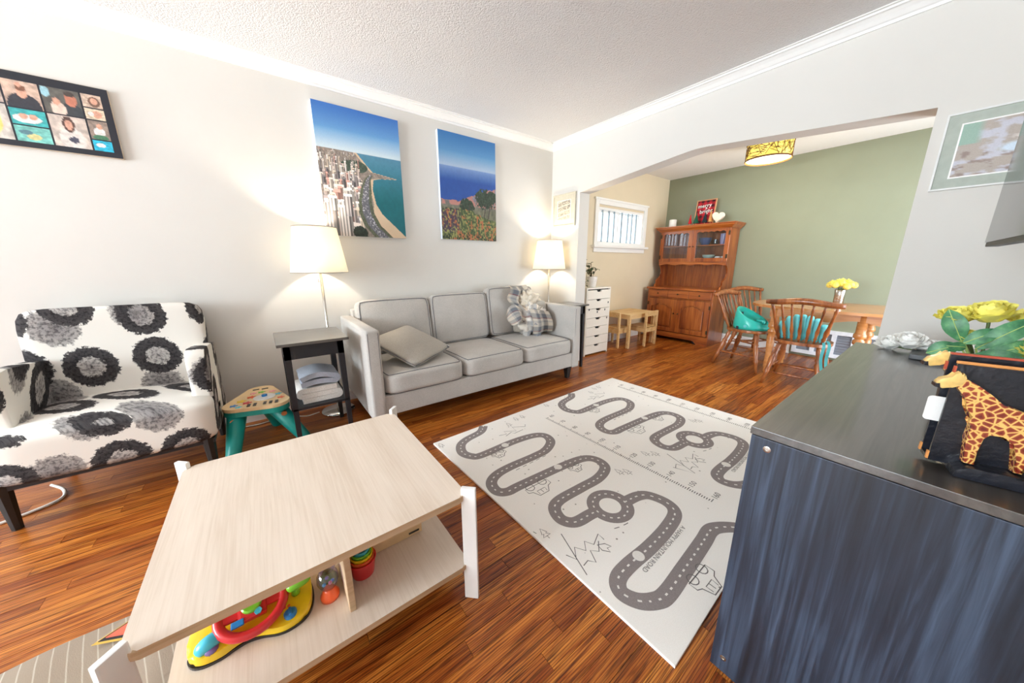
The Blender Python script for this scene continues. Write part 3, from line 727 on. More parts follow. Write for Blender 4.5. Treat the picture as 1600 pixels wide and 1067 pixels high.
# ------------------------------------------------------------------ armchair
def _bloom():
    x = N('bloom_fabric'); g = x.n('ShaderNodeTexCoord'); sp = x.n('ShaderNodeSeparateXYZ'); x.l(g, 'Object', sp, 'Vector')
    def madd(a, ao, k, b, bo):
        q = x.n('ShaderNodeMath', operation='MULTIPLY_ADD'); x.l(sp, a, q, 0); q.inputs[1].default_value = k; x.l(sp, b, q, 2); return q
    u = madd('Y', 0, 0.75, 'X', 0); v = madd('Y', 0, -0.75, 'Z', 0)
    cb = x.n('ShaderNodeCombineXYZ'); x.l(u, 'Value', cb, 'X'); x.l(v, 'Value', cb, 'Y')
    nz = x.noise(None, 42, 4, 0.75); x.l(cb, 'Vector', nz, 'Vector')
    def rings(off, scale, stops, randomness=0.35):
        va = x.n('ShaderNodeVectorMath', operation='ADD'); va.inputs[1].default_value = off; x.l(cb, 'Vector', va, 0)
        vo = x.n('ShaderNodeTexVoronoi', voronoi_dimensions='2D'); vo.inputs['Scale'].default_value = scale; vo.inputs['Randomness'].default_value = randomness
        x.l(va, 'Vector', vo, 'Vector')
        w = x.n('ShaderNodeMath', operation='MULTIPLY_ADD'); x.l(nz, 'Fac', w, 0); w.inputs[1].default_value = 0.24; x.l(vo, 'Distance', w, 2)
        return x.ramp(w, 'Value', stops)
    cream = S(226, 222, 214); dk = S(66, 64, 68); g1 = S(196, 194, 196); g2 = S(150, 148, 152)
    one = (1, 1, 1, 1)
    r1 = rings((0.03, 0.11, 0), 3.8, [(0.11, S(96, 94, 98)), (0.15, S(176, 174, 178)), (0.30, S(208, 206, 207)), (0.32, dk), (0.50, S(84, 82, 86)), (0.52, one)])
    r2 = rings((0.17, 0.02, 0), 3.3, [(0.10, S(120, 118, 122)), (0.2, S(160, 158, 163)), (0.40, S(190, 188, 190)), (0.43, one)], 0.7)
    mot = x.noise(None, 70, 4, 0.7); x.l(cb, 'Vector', mot, 'Vector')
    mr = x.ramp(mot, 'Fac', [(0.40, S(150, 150, 154)), (0.54, one)])
    m1 = x.mix(r1, 'Color', r2, 'Color', f=1.0, mode='DARKEN')
    m2 = x.n('ShaderNodeMix', data_type='RGBA', blend_type='MULTIPLY'); m2.inputs[0].default_value = 1.0
    x.t.links.new(m1.outputs[2], m2.inputs[6]); m2.inputs[7].default_value = cream
    m3 = x.n('ShaderNodeMix', data_type='RGBA', blend_type='MULTIPLY'); msk = x.n('ShaderNodeValToRGB'); msk.color_ramp.elements[0].position = 0.7; msk.color_ramp.elements[0].color = (0.9, 0.9, 0.9, 1); msk.color_ramp.elements[1].position = 0.97; msk.color_ramp.elements[1].color = (0, 0, 0, 1)
    x.t.links.new(m1.outputs[2], msk.inputs['Fac']); x.t.links.new(msk.outputs['Color'], m3.inputs[0])
    x.t.links.new(m2.outputs[2], m3.inputs[6]); x.t.links.new(mr.outputs['Color'], m3.inputs[7])
    x.t.links.new(m3.outputs[2], x.b.inputs['Base Color']); x.b.inputs['Roughness'].default_value = 0.9
    x.b.inputs['Specular IOR Level'].default_value = 0.2
    wv = x.noise(x.coords(), 500, 2); x.bump(wv, 'Fac', 0.15, 0.001)
_bloom()
ac = thing('armchair', 'cream armchair with black and grey ring flower print fabric', 'armchair', (-0.68, 2.6, 0))
AX0, AX1 = -1.06, -0.305
# seat: waterfall front, domed top
def seat_fn():
    bm = B()
    M = Matrix.Translation(((AX0+AX1)/2, 2.575, 0.325)); cushion(bm, M, (AX1-AX0)/2, 0.285, 0.115, 10, 0.03, 13)
    return bm
obj('seat', seat_fn(), 'bloom_fabric', ac, True)
M = Matrix.Translation(((AX0+AX1)/2, 2.87, 0.575)) @ Matrix.Rotation(math.radians(-6), 4, 'X')
bm = B(); cushion(bm, M, 0.355, 0.062, 0.355, 11, 0.0, 13); obj('backrest', bm, 'bloom_fabric', ac, True)
for x0, x1 in ((AX0, AX0+0.085), (AX1-0.085, AX1)):
    prof = [(2.90, 0.215), (2.43, 0.215), (2.425, 0.45), (2.415, 0.60), (2.425, 0.665), (2.46, 0.695), (2.52, 0.70), (2.90, 0.66)]
    bm = B(); prism(bm, prof, lambda a, b, d: (d, a, b), x0, x1, 0.02)
    smooth_by_angle(obj('arm', bm, 'bloom_fabric', ac), 50)
for xx in (AX0+0.03, AX1-0.05):
    for yy in (2.34, 2.88):
        bm = B(); turned(bm, (xx, yy, 0.0), (xx, yy, 0.225), [(0, 0.018), (1, 0.03)], 8); obj('leg', bm, 'black_leg', ac)
bm = B(); box(bm, AX0+0.02, AX1-0.02, 2.32, 2.88, 0.195, 0.215); obj('underside', bm, 'black_paint', ac)

# ------------------------------------------------------------------ side tables
def side_table(name, label, x0, x1, y0, y1, zt, shelf, top_m):
    t = thing(name, label, 'table', ((x0+x1)/2, (y0+y1)/2, 0))
    bm = B(); box(bm, x0, x1, y0, y1, zt-0.018, zt, 0.003); obj('tabletop', bm, top_m, t)
    i = 0.03
    for a, b, c, d in ((x0+i, x1-i, y0+i, y0+i+0.015), (x0+i, x1-i, y1-i-0.015, y1-i), (x0+i, x0+i+0.015, y0+i, y1-i), (x1-i-0.015, x1-i, y0+i, y1-i)):
        bm = B(); box(bm, a, b, c, d, zt-0.105, zt-0.018); obj('apron', bm, 'black_paint', t)
    for sx, xx in ((1, x0+i), (-1, x1-i)):
        for sy, yy in ((1, y0+i), (-1, y1-i)):
            bm = B(); vs = box(bm, min(xx, xx+sx*0.036), max(xx, xx+sx*0.036), min(yy, yy+sy*0.036), max(yy, yy+sy*0.036), 0, zt-0.018, 0.0)
            for v in vs:
                if v.co.z < 0.1: v.co.x = xx+(v.co.x-xx)*0.7; v.co.y = yy+(v.co.y-yy)*0.7
            obj('leg', bm, 'black_paint', t)
    if shelf: bm = B(); box(bm, x0+i, x1-i, y0+i, y1-i, shelf-0.016, shelf, 0.002); obj('shelf', bm, 'black_paint', t)
    return t
side_table('side_table', 'black square side table with lower shelf holding folded blankets', 0.018, 0.402, 2.27, 2.720, 0.705, 0.285, 'black_brown_top')
side_table('side_table', 'black side table tucked between sofa and white arch pillar', 2.535, 2.862, 2.36, 2.67, 0.725, None, 'black_brown_top')
# folded blankets: serpentine strip, extruded
def folded(name, label, x0, x1, y0, y1, z0, n, th, mat, grp=None, arc=0.0):
    path = []
    for k in range(n):
        zc = z0+th/2+k*th; xs = (x0+th/2, x1-th/2) if k % 2 == 0 else (x1-th/2, x0+th/2)
        for i in range(9):
            t = i/8; path.append((xs[0]+(xs[1]-xs[0])*t, zc+arc*math.sin(PI*t)*(k+1)/n))
        if k < n-1:
            for i in range(1, 6):
                a = -PI/2+PI*i/6; sgn = 1 if k % 2 == 0 else -1
                path.append((xs[1]+sgn*math.cos(a)*th/2, zc+th/2+math.sin(a)*th/2))
    half = th*0.47; L_, R_ = [], []
    for i, p in enumerate(path):
        a = path[max(0, i-1)]; b = path[min(len(path)-1, i+1)]; d = Vector((b[0]-a[0], b[1]-a[1])); d = d.normalized() if d.length > 1e-9 else Vector((1, 0))
        L_.append((p[0]-d.y*half, p[1]+d.x*half)); R_.append((p[0]+d.y*half, p[1]-d.x*half))
    bm = B(); ny = 7; ring = []
    for j in range(ny+1):
        yy = y0+(y1-y0)*j/ny; ring.append([bm.verts.new((q[0]+0.004*noise.noise(Vector((q[0]*20, yy*20, q[1]*20))), yy, q[1])) for q in L_+R_[::-1]])
    m_ = len(ring[0])
    for a, b in zip(ring, ring[1:]):
        for k in range(m_): bm.faces.new((a[k], a[(k+1) % m_], b[(k+1) % m_], b[k]))
    h_ = len(L_)
    for rg in (ring[0], ring[-1]):
        for k in range(h_-1): bm.faces.new((rg[k], rg[k+1], rg[m_-2-k], rg[m_-1-k]))
    o = obj(name, bm, mat, None, True, loc=((x0+x1)/2, (y0+y1)/2, z0)); smooth_by_angle(o, 60)
    return tag(o, label, 'blanket', grp)
fabric('knit_cream', S(206, 200, 192), S(236, 232, 226), 240, bump=0.6)
fabric('fleece_grey', S(156, 164, 178), S(186, 192, 204), 300, bump=0.5)
folded('folded_blanket', 'cream knitted blanket folded on the black side table shelf', 0.093, 0.327, 2.348, 2.60, 0.286, 3, 0.034, 'knit_cream')
folded('folded_blanket', 'grey-blue fleece blanket folded on top of the cream knitted one', 0.097, 0.323, 2.352, 2.59, 0.392, 2, 0.034, 'fleece_grey', arc=0.022)

# ------------------------------------------------------------------ floor lamps
def _shade():
    x = N('lamp_shade'); x.t.nodes.remove(x.b)
    df = x.n('ShaderNodeBsdfDiffuse'); df.inputs[0].default_value = S(244, 238, 224)
    tl = x.n('ShaderNodeBsdfTranslucent'); tl.inputs[0].default_value = S(255, 246, 226)
    ms = x.n('ShaderNodeMixShader'); ms.inputs[0].default_value = 0.5
    em = x.n('ShaderNodeEmission'); em.inputs[0].default_value = S(255, 243, 220); em.inputs[1].default_value = 0.22
    ad = x.n('ShaderNodeAddShader')
    x.t.links.new(df.outputs[0], ms.inputs[1]); x.t.links.new(tl.outputs[0], ms.inputs[2])
    x.t.links.new(ms.outputs[0], ad.inputs[0]); x.t.links.new(em.outputs[0], ad.inputs[1]); x.t.links.new(ad.outputs[0], x.out.inputs['Surface'])
_shade(); glow('bulb', (1, 0.86, 0.66, 1), 6.0)
def floor_lamp(label, x, y_, watts):
    t = thing('floor_lamp', label, 'lamp', (x, y_, 0))
    bm = B(); lathe(bm, [(0.118, 0), (0.122, 0.006), (0.118, 0.016), (0.06, 0.022), (0.012, 0.024)], (x, y_, 0), 32); obj('base', bm, 'chrome', t, True)
    bm = B(); rod(bm, (x, y_, 0.02), (x, y_, 1.16), 0.0095, None, 12); obj('pole', bm, 'brushed_steel', t, True)
    bm = B(); lathe(bm, [(0.187, 1.10), (0.14, 1.415), (0.138, 1.415), (0.185, 1.10), (0.187, 1.10)], (x, y_, 0), 40, False); sh = obj('shade', bm, 'lamp_shade', t, True)
    for r_, z_ in ((0.187, 1.10), (0.14, 1.415)):
        bm = B(); sweep(bm, [(x+r_*math.cos(2*PI*k/40), y_+r_*math.sin(2*PI*k/40), z_) for k in range(40)], 0.0028, 6, True); obj('rim', bm, 'brushed_steel', sh)
    bm = B()
    for k in range(3):
        a = 2*PI*k/3; rod(bm, (x, y_, 1.15), (x+0.176*math.cos(a), y_+0.176*math.sin(a), 1.165), 0.0016, None, 5)
    obj('shade_ring', bm, 'brushed_steel', t)
    bm = B(); lathe(bm, [(0.012, 1.16), (0.014, 1.19), (0.03, 1.23), (0.03, 1.25), (0.015, 1.275), (0.001, 1.28)], (x, y_, 0), 16); obj('light_bulb', bm, 'bulb', t, True)
    bm = B(); rod(bm, (x-0.02, y_-0.02, 1.14), (x-0.02, y_-0.02, 1.055), 0.001, None, 5); rod(bm, (x-0.02, y_-0.02, 1.055), (x-0.02, y_-0.02, 1.03), 0.005, None, 8); obj('pull_chain', bm, 'brushed_steel', t)
    l = bpy.data.lights.new('lamp_light', 'POINT'); l.energy = watts; l.color = (1.0, 0.87, 0.70); l.shadow_soft_size = 0.03
    o = bpy.data.objects.new('lamp_light', l); o.location = (0, 0, 1.30); COL.objects.link(o); o.parent = t
floor_lamp('floor lamp with cream tapered shade behind the black table with folded blankets', 0.362, 2.815, 15)
floor_lamp('floor lamp with cream tapered shade in the corner by arch pillar', 2.665, 2.81, 15)

# ------------------------------------------------------------------ toddler activity table
plain('teal_plastic', S(20, 150, 140), 0.4, var=0.04); plain('maple', S(226, 196, 150), 0.45, var=0.05)
for nm, c in (('toy_red', (212, 44, 50)), ('toy_yellow', (246, 208, 32)), ('toy_green', (120, 196, 48)), ('toy_blue', (40, 130, 200)), ('toy_orange', (240, 100, 50)), ('toy_purple', (128, 104, 168)), ('toy_pink', (236, 150, 160)), ('toy_white', (238, 236, 232)), ('toy_cyan', (70, 190, 214)), ('toy_black', (36, 34, 34))):
    plain(nm, S(*c), 0.3, var=0.03, coat=0.3)
at = thing('activity_table', 'low teal toddler activity table with printed wooden music top', 'toy table', (-0.09, 2.56, 0))
C3 = [(-0.245, 2.515), (-0.015, 2.455), (-0.105, 2.80)]
DT = -0.03
def blob3(r, n=10):
    P = []
    cx = sum(c[0] for c in C3)/3; cy = sum(c[1] for c in C3)/3
    for i in range(3):
        a = Vector(C3[i])-Vector((cx, cy)); ang = math.atan2(a.y, a.x)
        for k in range(n):
            t = ang-1.0+2.0*k/(n-1); P.append((C3[i][0]-0.45*r*math.cos(ang)+r*math.cos(t), C3[i][1]-0.45*r*math.sin(ang)+r*math.sin(t)))
    return P
bm = B(); prism(bm, blob3(0.085), lambda a, b, d: (a, b, d), 0.288, 0.310, 0.004); obj('tabletop', bm, 'maple', at)
bm = B(); prism(bm, blob3(0.078), lambda a, b, d: (a, b, d), 0.255, 0.288); obj('rim', bm, 'teal_plastic', at)
for (lx, ly), (bx, by) in zip(C3, ((-0.285, 2.40), (0.10, 2.47), (-0.04, 2.83))):
    bm = B(); turned(bm, (bx, by, 0), (lx*0.8-0.03, ly*0.8+2.59*0.2, 0.28), [(0, 0.034), (0.1, 0.037), (1, 0.052)], 14); lg = obj('leg', bm, 'teal_plastic', at, True)
    bm = B(); turned(bm, (bx*0.15+lx*0.85, by*0.15+ly*0.85+0.02, 0.235), (bx*0.15+lx*0.85, by*0.15+ly*0.85-0.036, 0.229), [(0, 0.016), (1, 0.016)], 12); obj('leg_cap', bm, 'brushed_steel', lg)
def flat_disc(name, x, y_, z, r, h_, m_, p, seg=20, sx=1.0):
    bm = B(); lathe(bm, [(r, 0), (r, h_), (r*0.9, h_+0.001)], (0, 0, 0), seg)
    for v in bm.verts: v.co = Vector((x+v.co.x*sx, y_+v.co.y, z+v.co.z))
    return obj(name, bm, m_, p)
TZ = 0.310
flat_disc('dial', -0.085, 2.58, TZ, 0.060, 0.004, 'toy_white', at)
flat_disc('dial_knob', -0.085, 2.59, TZ+0.004, 0.015, 0.012, 'toy_blue', at)
for x_, y_, m_, r_ in ((-0.175, 2.53, 'toy_red', 0.026), (-0.155, 2.63, 'toy_orange', 0.026), (-0.205, 2.58, 'toy_yellow', 0.026), (-0.24, 2.52, 'toy_blue', 0.022), (-0.215, 2.48, 'toy_cyan', 0.018), (-0.10, 2.70, 'toy_green', 0.022), (-0.04, 2.68, 'toy_pink', 0.022), (-0.01, 2.60, 'toy_cyan', 0.022), (0.0, 2.52, 'toy_orange', 0.022), (-0.145, 2.70, 'toy_pink', 0.02)):
    bm = B(); P = [(x_+r_*(0.75+0.25*math.cos(5*2*PI*k/40))*math.cos(2*PI*k/40), y_+r_*(0.75+0.25*math.cos(5*2*PI*k/40))*math.sin(2*PI*k/40)) for k in range(40)]
    prism(bm, P, lambda a, b, d: (a, b, d), TZ, TZ+0.002); obj('flower_print', bm, m_, at)
for k, x_ in enumerate((-0.165, -0.135, -0.085, -0.055, -0.025)):
    bm = B(); M = Matrix.Translation((x_, 2.475-0.006*k, TZ+0.001)) @ Matrix.Rotation(-0.12, 4, 'Z'); box(bm, -0.008, 0.008, -0.022, 0.022, 0, 0.003, 0.0, 2, M); obj('piano_key', bm, 'toy_black', at)
for x_, y_ in ((-0.13, 2.775), (-0.08, 2.765)):
    bm = B(); box(bm, x_-0.018, x_+0.018, y_-0.007, y_+0.007, TZ, TZ+0.003); obj('sound_slot', bm, 'toy_black', at)
# white cords on the floor along the wall
plain('white_cord', S(228, 224, 216), 0.5)
def cord(label, P, r=0.004, m_='white_cord', name='power_cord'):
    bm = B(); sweep(bm, catmull(P, 6), r, 6); o = obj(name, bm, m_, None, True, loc=P[0]); return tag(o, label, 'cord')
cord('white power cord on the floor along baseboard behind the activity table', [(-0.27, 2.92, 0.006), (-0.15, 2.90, 0.006), (-0.02, 2.93, 0.006), (0.06, 2.90, 0.006), (0.14, 2.84, 0.006), (0.20, 2.85, 0.006), (0.23, 2.86, 0.006)])
cord('white cable loop on the floor under the flower print armchair', [(-1.12, 2.42, 0.006), (-1.03, 2.46, 0.006), (-0.96, 2.52, 0.006), (-0.98, 2.62, 0.006), (-1.05, 2.72, 0.006)], 0.007)

# ------------------------------------------------------------------ pictures on the walls
attr_mat('canvas_print', 0.65); attr_mat('paper_print', 0.5, 0.03)
plain('canvas_side', S(214, 222, 232), 0.8)
def vnoise(u, v, s, seed=0):
    rs = np.random.RandomState(seed); g = rs.rand(80, 80)
    x, y_ = (u*s) % 79, (v*s) % 79; i, j = x.astype(int), y_.astype(int); fx, fy = x-i, y_-j
    fx, fy = fx*fx*(3-2*fx), fy*fy*(3-2*fy); i2, j2 = (i+1) % 80, (j+1) % 80
    return (g[j, i]*(1-fx)+g[j, i2]*fx)*(1-fy)+(g[j2, i]*(1-fx)+g[j2, i2]*fx)*fy
def fbm(u, v, s, seed=0): return (vnoise(u, v, s, seed)*0.55+vnoise(u, v, s*2.1, seed+1)*0.3+vnoise(u, v, s*4.3, seed+2)*0.15)
def blend(a, b, t): t = np.clip(t, 0, 1)[..., None]; return a*(1-t)+np.asarray(b, float)*t
def RGB(*c): return np.array(c, float)/255
def city(u, v):
    c = np.ones(u.shape+(3,)); hz = 0.325
    c[:] = RGB(58, 112, 190); c = blend(c, RGB(110, 165, 215), v/0.2); c = blend(c, RGB(205, 222, 232), (v-0.17)/0.14)
    sea = v > hz; depth = np.clip((v-hz)/0.6, 0, 1)
    w = blend(np.ones_like(c)*RGB(86, 140, 168), RGB(20, 104, 112), depth*1.6)
    c = np.where(sea[..., None], w*(0.94+0.1*fbm(u, v, 40, 5))[..., None], c)
    shore = np.interp(v, [0.325, 0.37, 0.42, 0.46, 0.49, 0.505, 0.52, 0.6, 0.72, 0.8, 0.9, 1.0], [0.44, 0.5, 0.56, 0.62, 0.95, 0.70, 0.62, 0.60, 0.63, 0.70, 0.86, 1.02])
    land = sea & (u < shore); c = np.where(land[..., None], RGB(152, 140, 130)*(0.7+0.5*fbm(u, v, 60, 8))[..., None], c)
    beach = land & (u > shore-0.03-0.30*np.clip((v-0.72)/0.28, 0, 1)); c = np.where(beach[..., None], RGB(214, 188, 158), c)
    rs = np.random.RandomState(4)
    park = land & (np.hypot((u-0.40)/0.16, (v-0.435)/0.05) < 1); c = np.where(park[..., None], RGB(66, 82, 70)*(0.7+0.6*fbm(u, v, 70, 3))[..., None], c)
    for k in range(420):
        vb = hz+0.02+(k/420)**1.5*0.72; sc = (vb-hz)+0.03; ub = rs.rand()*(np.interp(vb, [0.33, 0.5, 0.6, 0.75, 1.05], [0.42, 0.48, 0.46, 0.44, 0.42])); w_ = sc*(0.05+0.08*rs.rand()); h_ = sc*(0.12+0.30*rs.rand()**2)
        base = RGB(*[(226, 214, 204), (238, 232, 226), (196, 180, 172), (206, 160, 148), (160, 150, 150), (222, 206, 186), (120, 116, 118)][rs.randint(7)])
        m1 = (u > ub) & (u < ub+w_*0.6) & (v > vb-h_) & (v < vb); m2 = (u >= ub+w_*0.6) & (u < ub+w_) & (v > vb-h_) & (v < vb); m3 = (u > ub) & (u < ub+w_) & (v > vb-h_-w_*0.3) & (v <= vb-h_)
        st = 0.88+0.12*np.sign(np.sin(u*260))
        c = np.where(m1[..., None], base*st[..., None], c); c = np.where(m2[..., None], base*0.6, c); c = np.where(m3[..., None], np.minimum(base*1.08, 1), c)
    for ub, vb, w_, h_, b_ in ((0.02, 1.02, 0.13, 0.28, (226, 214, 208)), (0.16, 1.02, 0.16, 0.25, (232, 222, 214)), (0.06, 0.80, 0.10, 0.10, (240, 236, 232)), (0.24, 0.84, 0.10, 0.16, (206, 198, 196))):
        st = 0.82+0.18*np.sign(np.sin(u*170)); m1 = (u > ub) & (u < ub+w_*0.7) & (v > vb-h_); m2 = (u >= ub+w_*0.7) & (u < ub+w_) & (v > vb-h_); mm = v < vb
        c = np.where((m1 & mm)[..., None], RGB(*b_)*st[..., None], c); c = np.where((m2 & mm)[..., None], RGB(*b_)*0.62*st[..., None], c); c = np.where(((u > ub) & (u < ub+w_) & (v > vb-h_-0.02) & (v < vb-h_))[..., None], RGB(244, 240, 236), c)
    rc = np.interp(v, [0.48, 0.52, 0.6, 0.7, 0.8, 0.9, 1.0], [0.60, 0.55, 0.52, 0.495, 0.50, 0.56, 0.70]); rw = np.interp(v, [0.48, 0.6, 1.0], [0.012, 0.035, 0.065])
    side = land & (np.abs(u-rc) < rw*1.9) & (v > 0.49); c = np.where(side[..., None], RGB(92, 98, 78)*(0.7+0.6*fbm(u, v, 90, 6))[..., None], c)
    road = land & (np.abs(u-rc) < rw) & (v > 0.48); c = np.where(road[..., None], RGB(104, 104, 112), c)
    car = road & (fbm(u, v, 110, 12) > 0.66); c = np.where(car[..., None], RGB(200, 200, 206), c)
    tr = (np.hypot((u-0.40)/0.09, (v-0.97)/0.06) < 0.8+0.4*fbm(u, v, 40, 9)) & (v > 0.9); c = np.where(tr[..., None], RGB(40, 50, 40)*(0.6+0.8*fbm(u, v, 80, 2))[..., None], c)
    return c
def coast(u, v):
    c = np.ones(u.shape+(3,)); c[:] = RGB(56, 116, 178); c = blend(c, RGB(96, 152, 200), v/0.18); c = blend(c, RGB(170, 190, 214), (v-0.16)/0.13)
    sea = v > 0.30; c = np.where(sea[..., None], blend(np.ones_like(c)*RGB(132, 160, 206), RGB(44, 84, 160), (v-0.29)/0.14)*(0.95+0.08*fbm(u, v, 30, 1))[..., None], c)
    hill = v > 0.63-0.16*np.clip((u-0.35)/0.65, 0, 1)**0.8-0.03*fbm(u, v, 14, 4)
    c = np.where(hill[..., None], blend(np.ones_like(c)*RGB(134, 128, 140), RGB(112, 112, 92), (v-0.58)/0.12)*(0.75+0.5*fbm(u, v, 25, 7))[..., None], c)
    pink = hill & (v < 0.66) & (fbm(u, v, 22, 3) > 0.5); c = np.where(pink[..., None], RGB(184, 130, 120), c)
    for cx, cy, rx, ry in ((0.80, 0.58, 0.20, 0.10), (0.45, 0.66, 0.13, 0.07), (0.92, 0.55, 0.12, 0.07), (0.12, 0.74, 0.14, 0.05), (0.3, 0.74, 0.1, 0.05)):
        t = np.hypot((u-cx)/rx, (v-cy)/ry)+0.9*(fbm(u, v, 34, 11)-0.5); c = np.where((t < 0.95)[..., None], RGB(54, 68, 54)*(0.5+1.0*fbm(u, v, 70, 13))[..., None], c)
    for a, b_ in ((0.86, 0.72), (0.78, 0.70), (0.48, 0.72)):
        c = np.where(((np.abs(u-a+(v-b_)*0.3) < 0.008) & (v > b_-0.08) & (v < b_+0.1))[..., None], RGB(70, 62, 60), c)
    bush = v > 0.76-0.05*np.sin(u*5)-0.05*fbm(u, v, 16, 21); f = fbm(u, v, 60, 17); f2 = fbm(u, v, 22, 18)
    bc = blend(np.ones_like(c)*RGB(66, 84, 52), RGB(150, 150, 90), (f-0.4)/0.25); bc = blend(bc, RGB(176, 110, 70), (f2-0.52)/0.08*(f > 0.45)); bc = blend(bc, RGB(74, 58, 74), (0.35-u)/0.1*(v < 0.93)*(f < 0.55)); bc = blend(bc, RGB(40, 52, 36), (v-0.93)/0.06*(f < 0.52))
    return np.where(bush[..., None], bc, c)
def canvas(name, label, x0, x1, z0, z1, fn, nx, nz):
    t = thing(name, label, 'canvas print', ((x0+x1)/2, YW, z0))
    bm = B(); box(bm, x0, x1, YW-0.036, YW-0.001, z0, z1, 0.002); obj('stretcher', bm, 'canvas_side', t)
    paint_grid('print', x1-x0, z1-z0, nx, nz, fn, Matrix.Translation((x0, YW-0.0375, z1)), 'canvas_print', t)
canvas('canvas_picture', 'canvas print of a city shoreline seen from above with beach and lake', 0.462, 1.080, 1.378, 2.300, city, 170, 250)
canvas('canvas_picture', 'canvas print of blue sea horizon above trees and orange-green bushes', 1.430, 2.045, 1.390, 2.318, coast, 130, 190)

# photo collage in a black frame
plain('frame_black', S(28, 30, 40), 0.35); plain('photo_wood', S(206, 190, 168), 0.5)
cg = thing('photo_collage', 'black framed collage of small family photos hung above the armchair', 'picture frame', (-0.85, YW, 1.745))
CX0, CX1, CZ0, CZ1 = -1.20, -0.523, 1.745, 2.091
bm = B(); box(bm, CX0, CX1, YW-0.018, YW-0.001, CZ0, CZ1, 0.002); obj('backing_board', bm, 'photo_wood', cg)
bm = B(); box(bm, CX0+0.002, CX1-0.002, YW-0.0205, YW-0.018, CZ0+0.002, CZ1-0.002); obj('black_mount', bm, 'frame_black', cg)
def snap(bg, items, seed):
    def fn(u, v):
        c = np.ones(u.shape+(3,))*RGB(*bg)*(0.75+0.5*fbm(u, v, 7, seed))[..., None]
        for cx, cy, rx, ry, col in items:
            c = np.where((np.hypot((u-cx)/rx, (v-cy)/ry) < 1)[..., None], RGB(*col)*(0.85+0.3*fbm(u, v, 12, seed+3))[..., None], c)
        return c
    return fn
SK, DK, TL, WH = (214, 160, 136), (50, 50, 58), (64, 170, 170), (226, 220, 216)
for q, (x0, z1, x1, z0, bg, it) in enumerate((
    (-0.877, 2.050, -0.765, 1.930, (196, 168, 150), [(0.5, 0.95, 0.48, 0.5, DK), (0.5, 0.42, 0.15, 0.22, SK), (0.5, 0.26, 0.15, 0.12, (120, 80, 60)), (0.46, 0.14, 0.08, 0.1, SK)]),
    (-0.758, 2.050, -0.632, 1.930, (96, 92, 86), [(0.72, 0.9, 0.3, 0.42, (58, 62, 66)), (0.74, 0.38, 0.16, 0.26, (190, 120, 96)), (0.74, 0.16, 0.14, 0.1, (70, 60, 56)), (0.36, 0.8, 0.2, 0.3, (220, 196, 180)), (0.34, 0.52, 0.1, 0.14, SK), (0.1, 0.2, 0.12, 0.2, (150, 190, 200))]),
    (-0.625, 2.050, -0.555, 1.988, (206, 180, 160), [(0.6, 0.55, 0.3, 0.4, (120, 90, 76)), (0.6, 0.5, 0.18, 0.25, SK)]),
    (-0.625, 1.982, -0.555, 1.930, (214, 196, 170), [(0.6, 0.5, 0.25, 0.35, SK), (0.3, 0.5, 0.15, 0.2, WH)]),
    (-0.877, 1.924, -0.765, 1.852, TL, [(0.45, 0.6, 0.4, 0.28, WH), (0.35, 0.45, 0.12, 0.18, SK), (0.62, 0.45, 0.12, 0.18, SK)]),
    (-0.877, 1.846, -0.765, 1.774, (120, 190, 180), [(0.5, 0.65, 0.2, 0.2, (210, 200, 140)), (0.3, 0.4, 0.2, 0.15, (90, 130, 140))]),
    (-0.758, 1.924, -0.632, 1.774, (206, 190, 178), [(0.52, 0.75, 0.36, 0.4, (222, 212, 204)), (0.5, 0.26, 0.16, 0.26, (86, 62, 54)), (0.5, 0.28, 0.1, 0.16, SK), (0.55, 0.75, 0.14, 0.1, (70, 70, 86))]),
    (-0.625, 1.924, -0.555, 1.832, (150, 132, 120), [(0.5, 0.6, 0.3, 0.25, WH), (0.55, 0.3, 0.15, 0.15, SK), (0.5, 0.9, 0.4, 0.15, (70, 120, 90))]),
    (-0.625, 1.826, -0.555, 1.774, (40, 176, 206), [(0.4, 0.45, 0.25, 0.2, WH)]),
    (-1.00, 2.050, -0.884, 1.94, (180, 160, 150), [(0.5, 0.5, 0.25, 0.35, SK)]),
    (-1.00, 1.934, -0.884, 1.774, (200, 190, 180), [(0.5, 0.5, 0.3, 0.4, (226, 210, 120)), (0.5, 0.25, 0.14, 0.16, SK)]),
    (-1.16, 2.050, -1.007, 1.774, (150, 160, 170), [(0.5, 0.55, 0.3, 0.4, SK)]))):
    paint_grid('photo_print', x1-x0, z1-z0, 26, 26, snap(bg, it, 30+q*5), Matrix.Translation((x0, YW-0.0212, z1)), 'paper_print', cg)

def framed(name, label, y0, y1, z0, z1, fw, mount, fn, fmat, mmat, lip):
    t = thing(name, label, 'picture frame', (XA, (y0+y1)/2, z0))
    bm = B(); frame_bars(bm, y0, y1, z0, z1, fw, lambda a, b, c, d: box(bm, XA-0.02, XA-0.001, a, b, c, d, 0.001)); obj('frame', bm, fmat, t)
    bm = B(); box(bm, XA-0.012, XA-0.001, y0+fw, y1-fw, z0+fw, z1-fw); obj('mount', bm, mmat, t)
    a, b, c, d = y0+mount, y1-mount, z0+mount, z1-mount
    bm = B(); frame_bars(bm, a-lip, b+lip, c-lip, d+lip, lip, lambda p, q, r, s_: box(bm, XA-0.0145, XA-0.012, p, q, r, s_)); obj('mount_bevel', bm, 'white_paint', t)
    paint_grid('print', b-a, d-c, 60, 60, fn, Matrix.Translation((XA-0.0132, b, d)) @ Matrix.Rotation(-PI/2, 4, 'Z'), 'paper_print', t)
plain('mount_sage', S(176, 184, 174), 0.8); plain('mount_taupe', S(196, 190, 172), 0.8)
plain('frame_silver', S(222, 222, 220), 0.4)
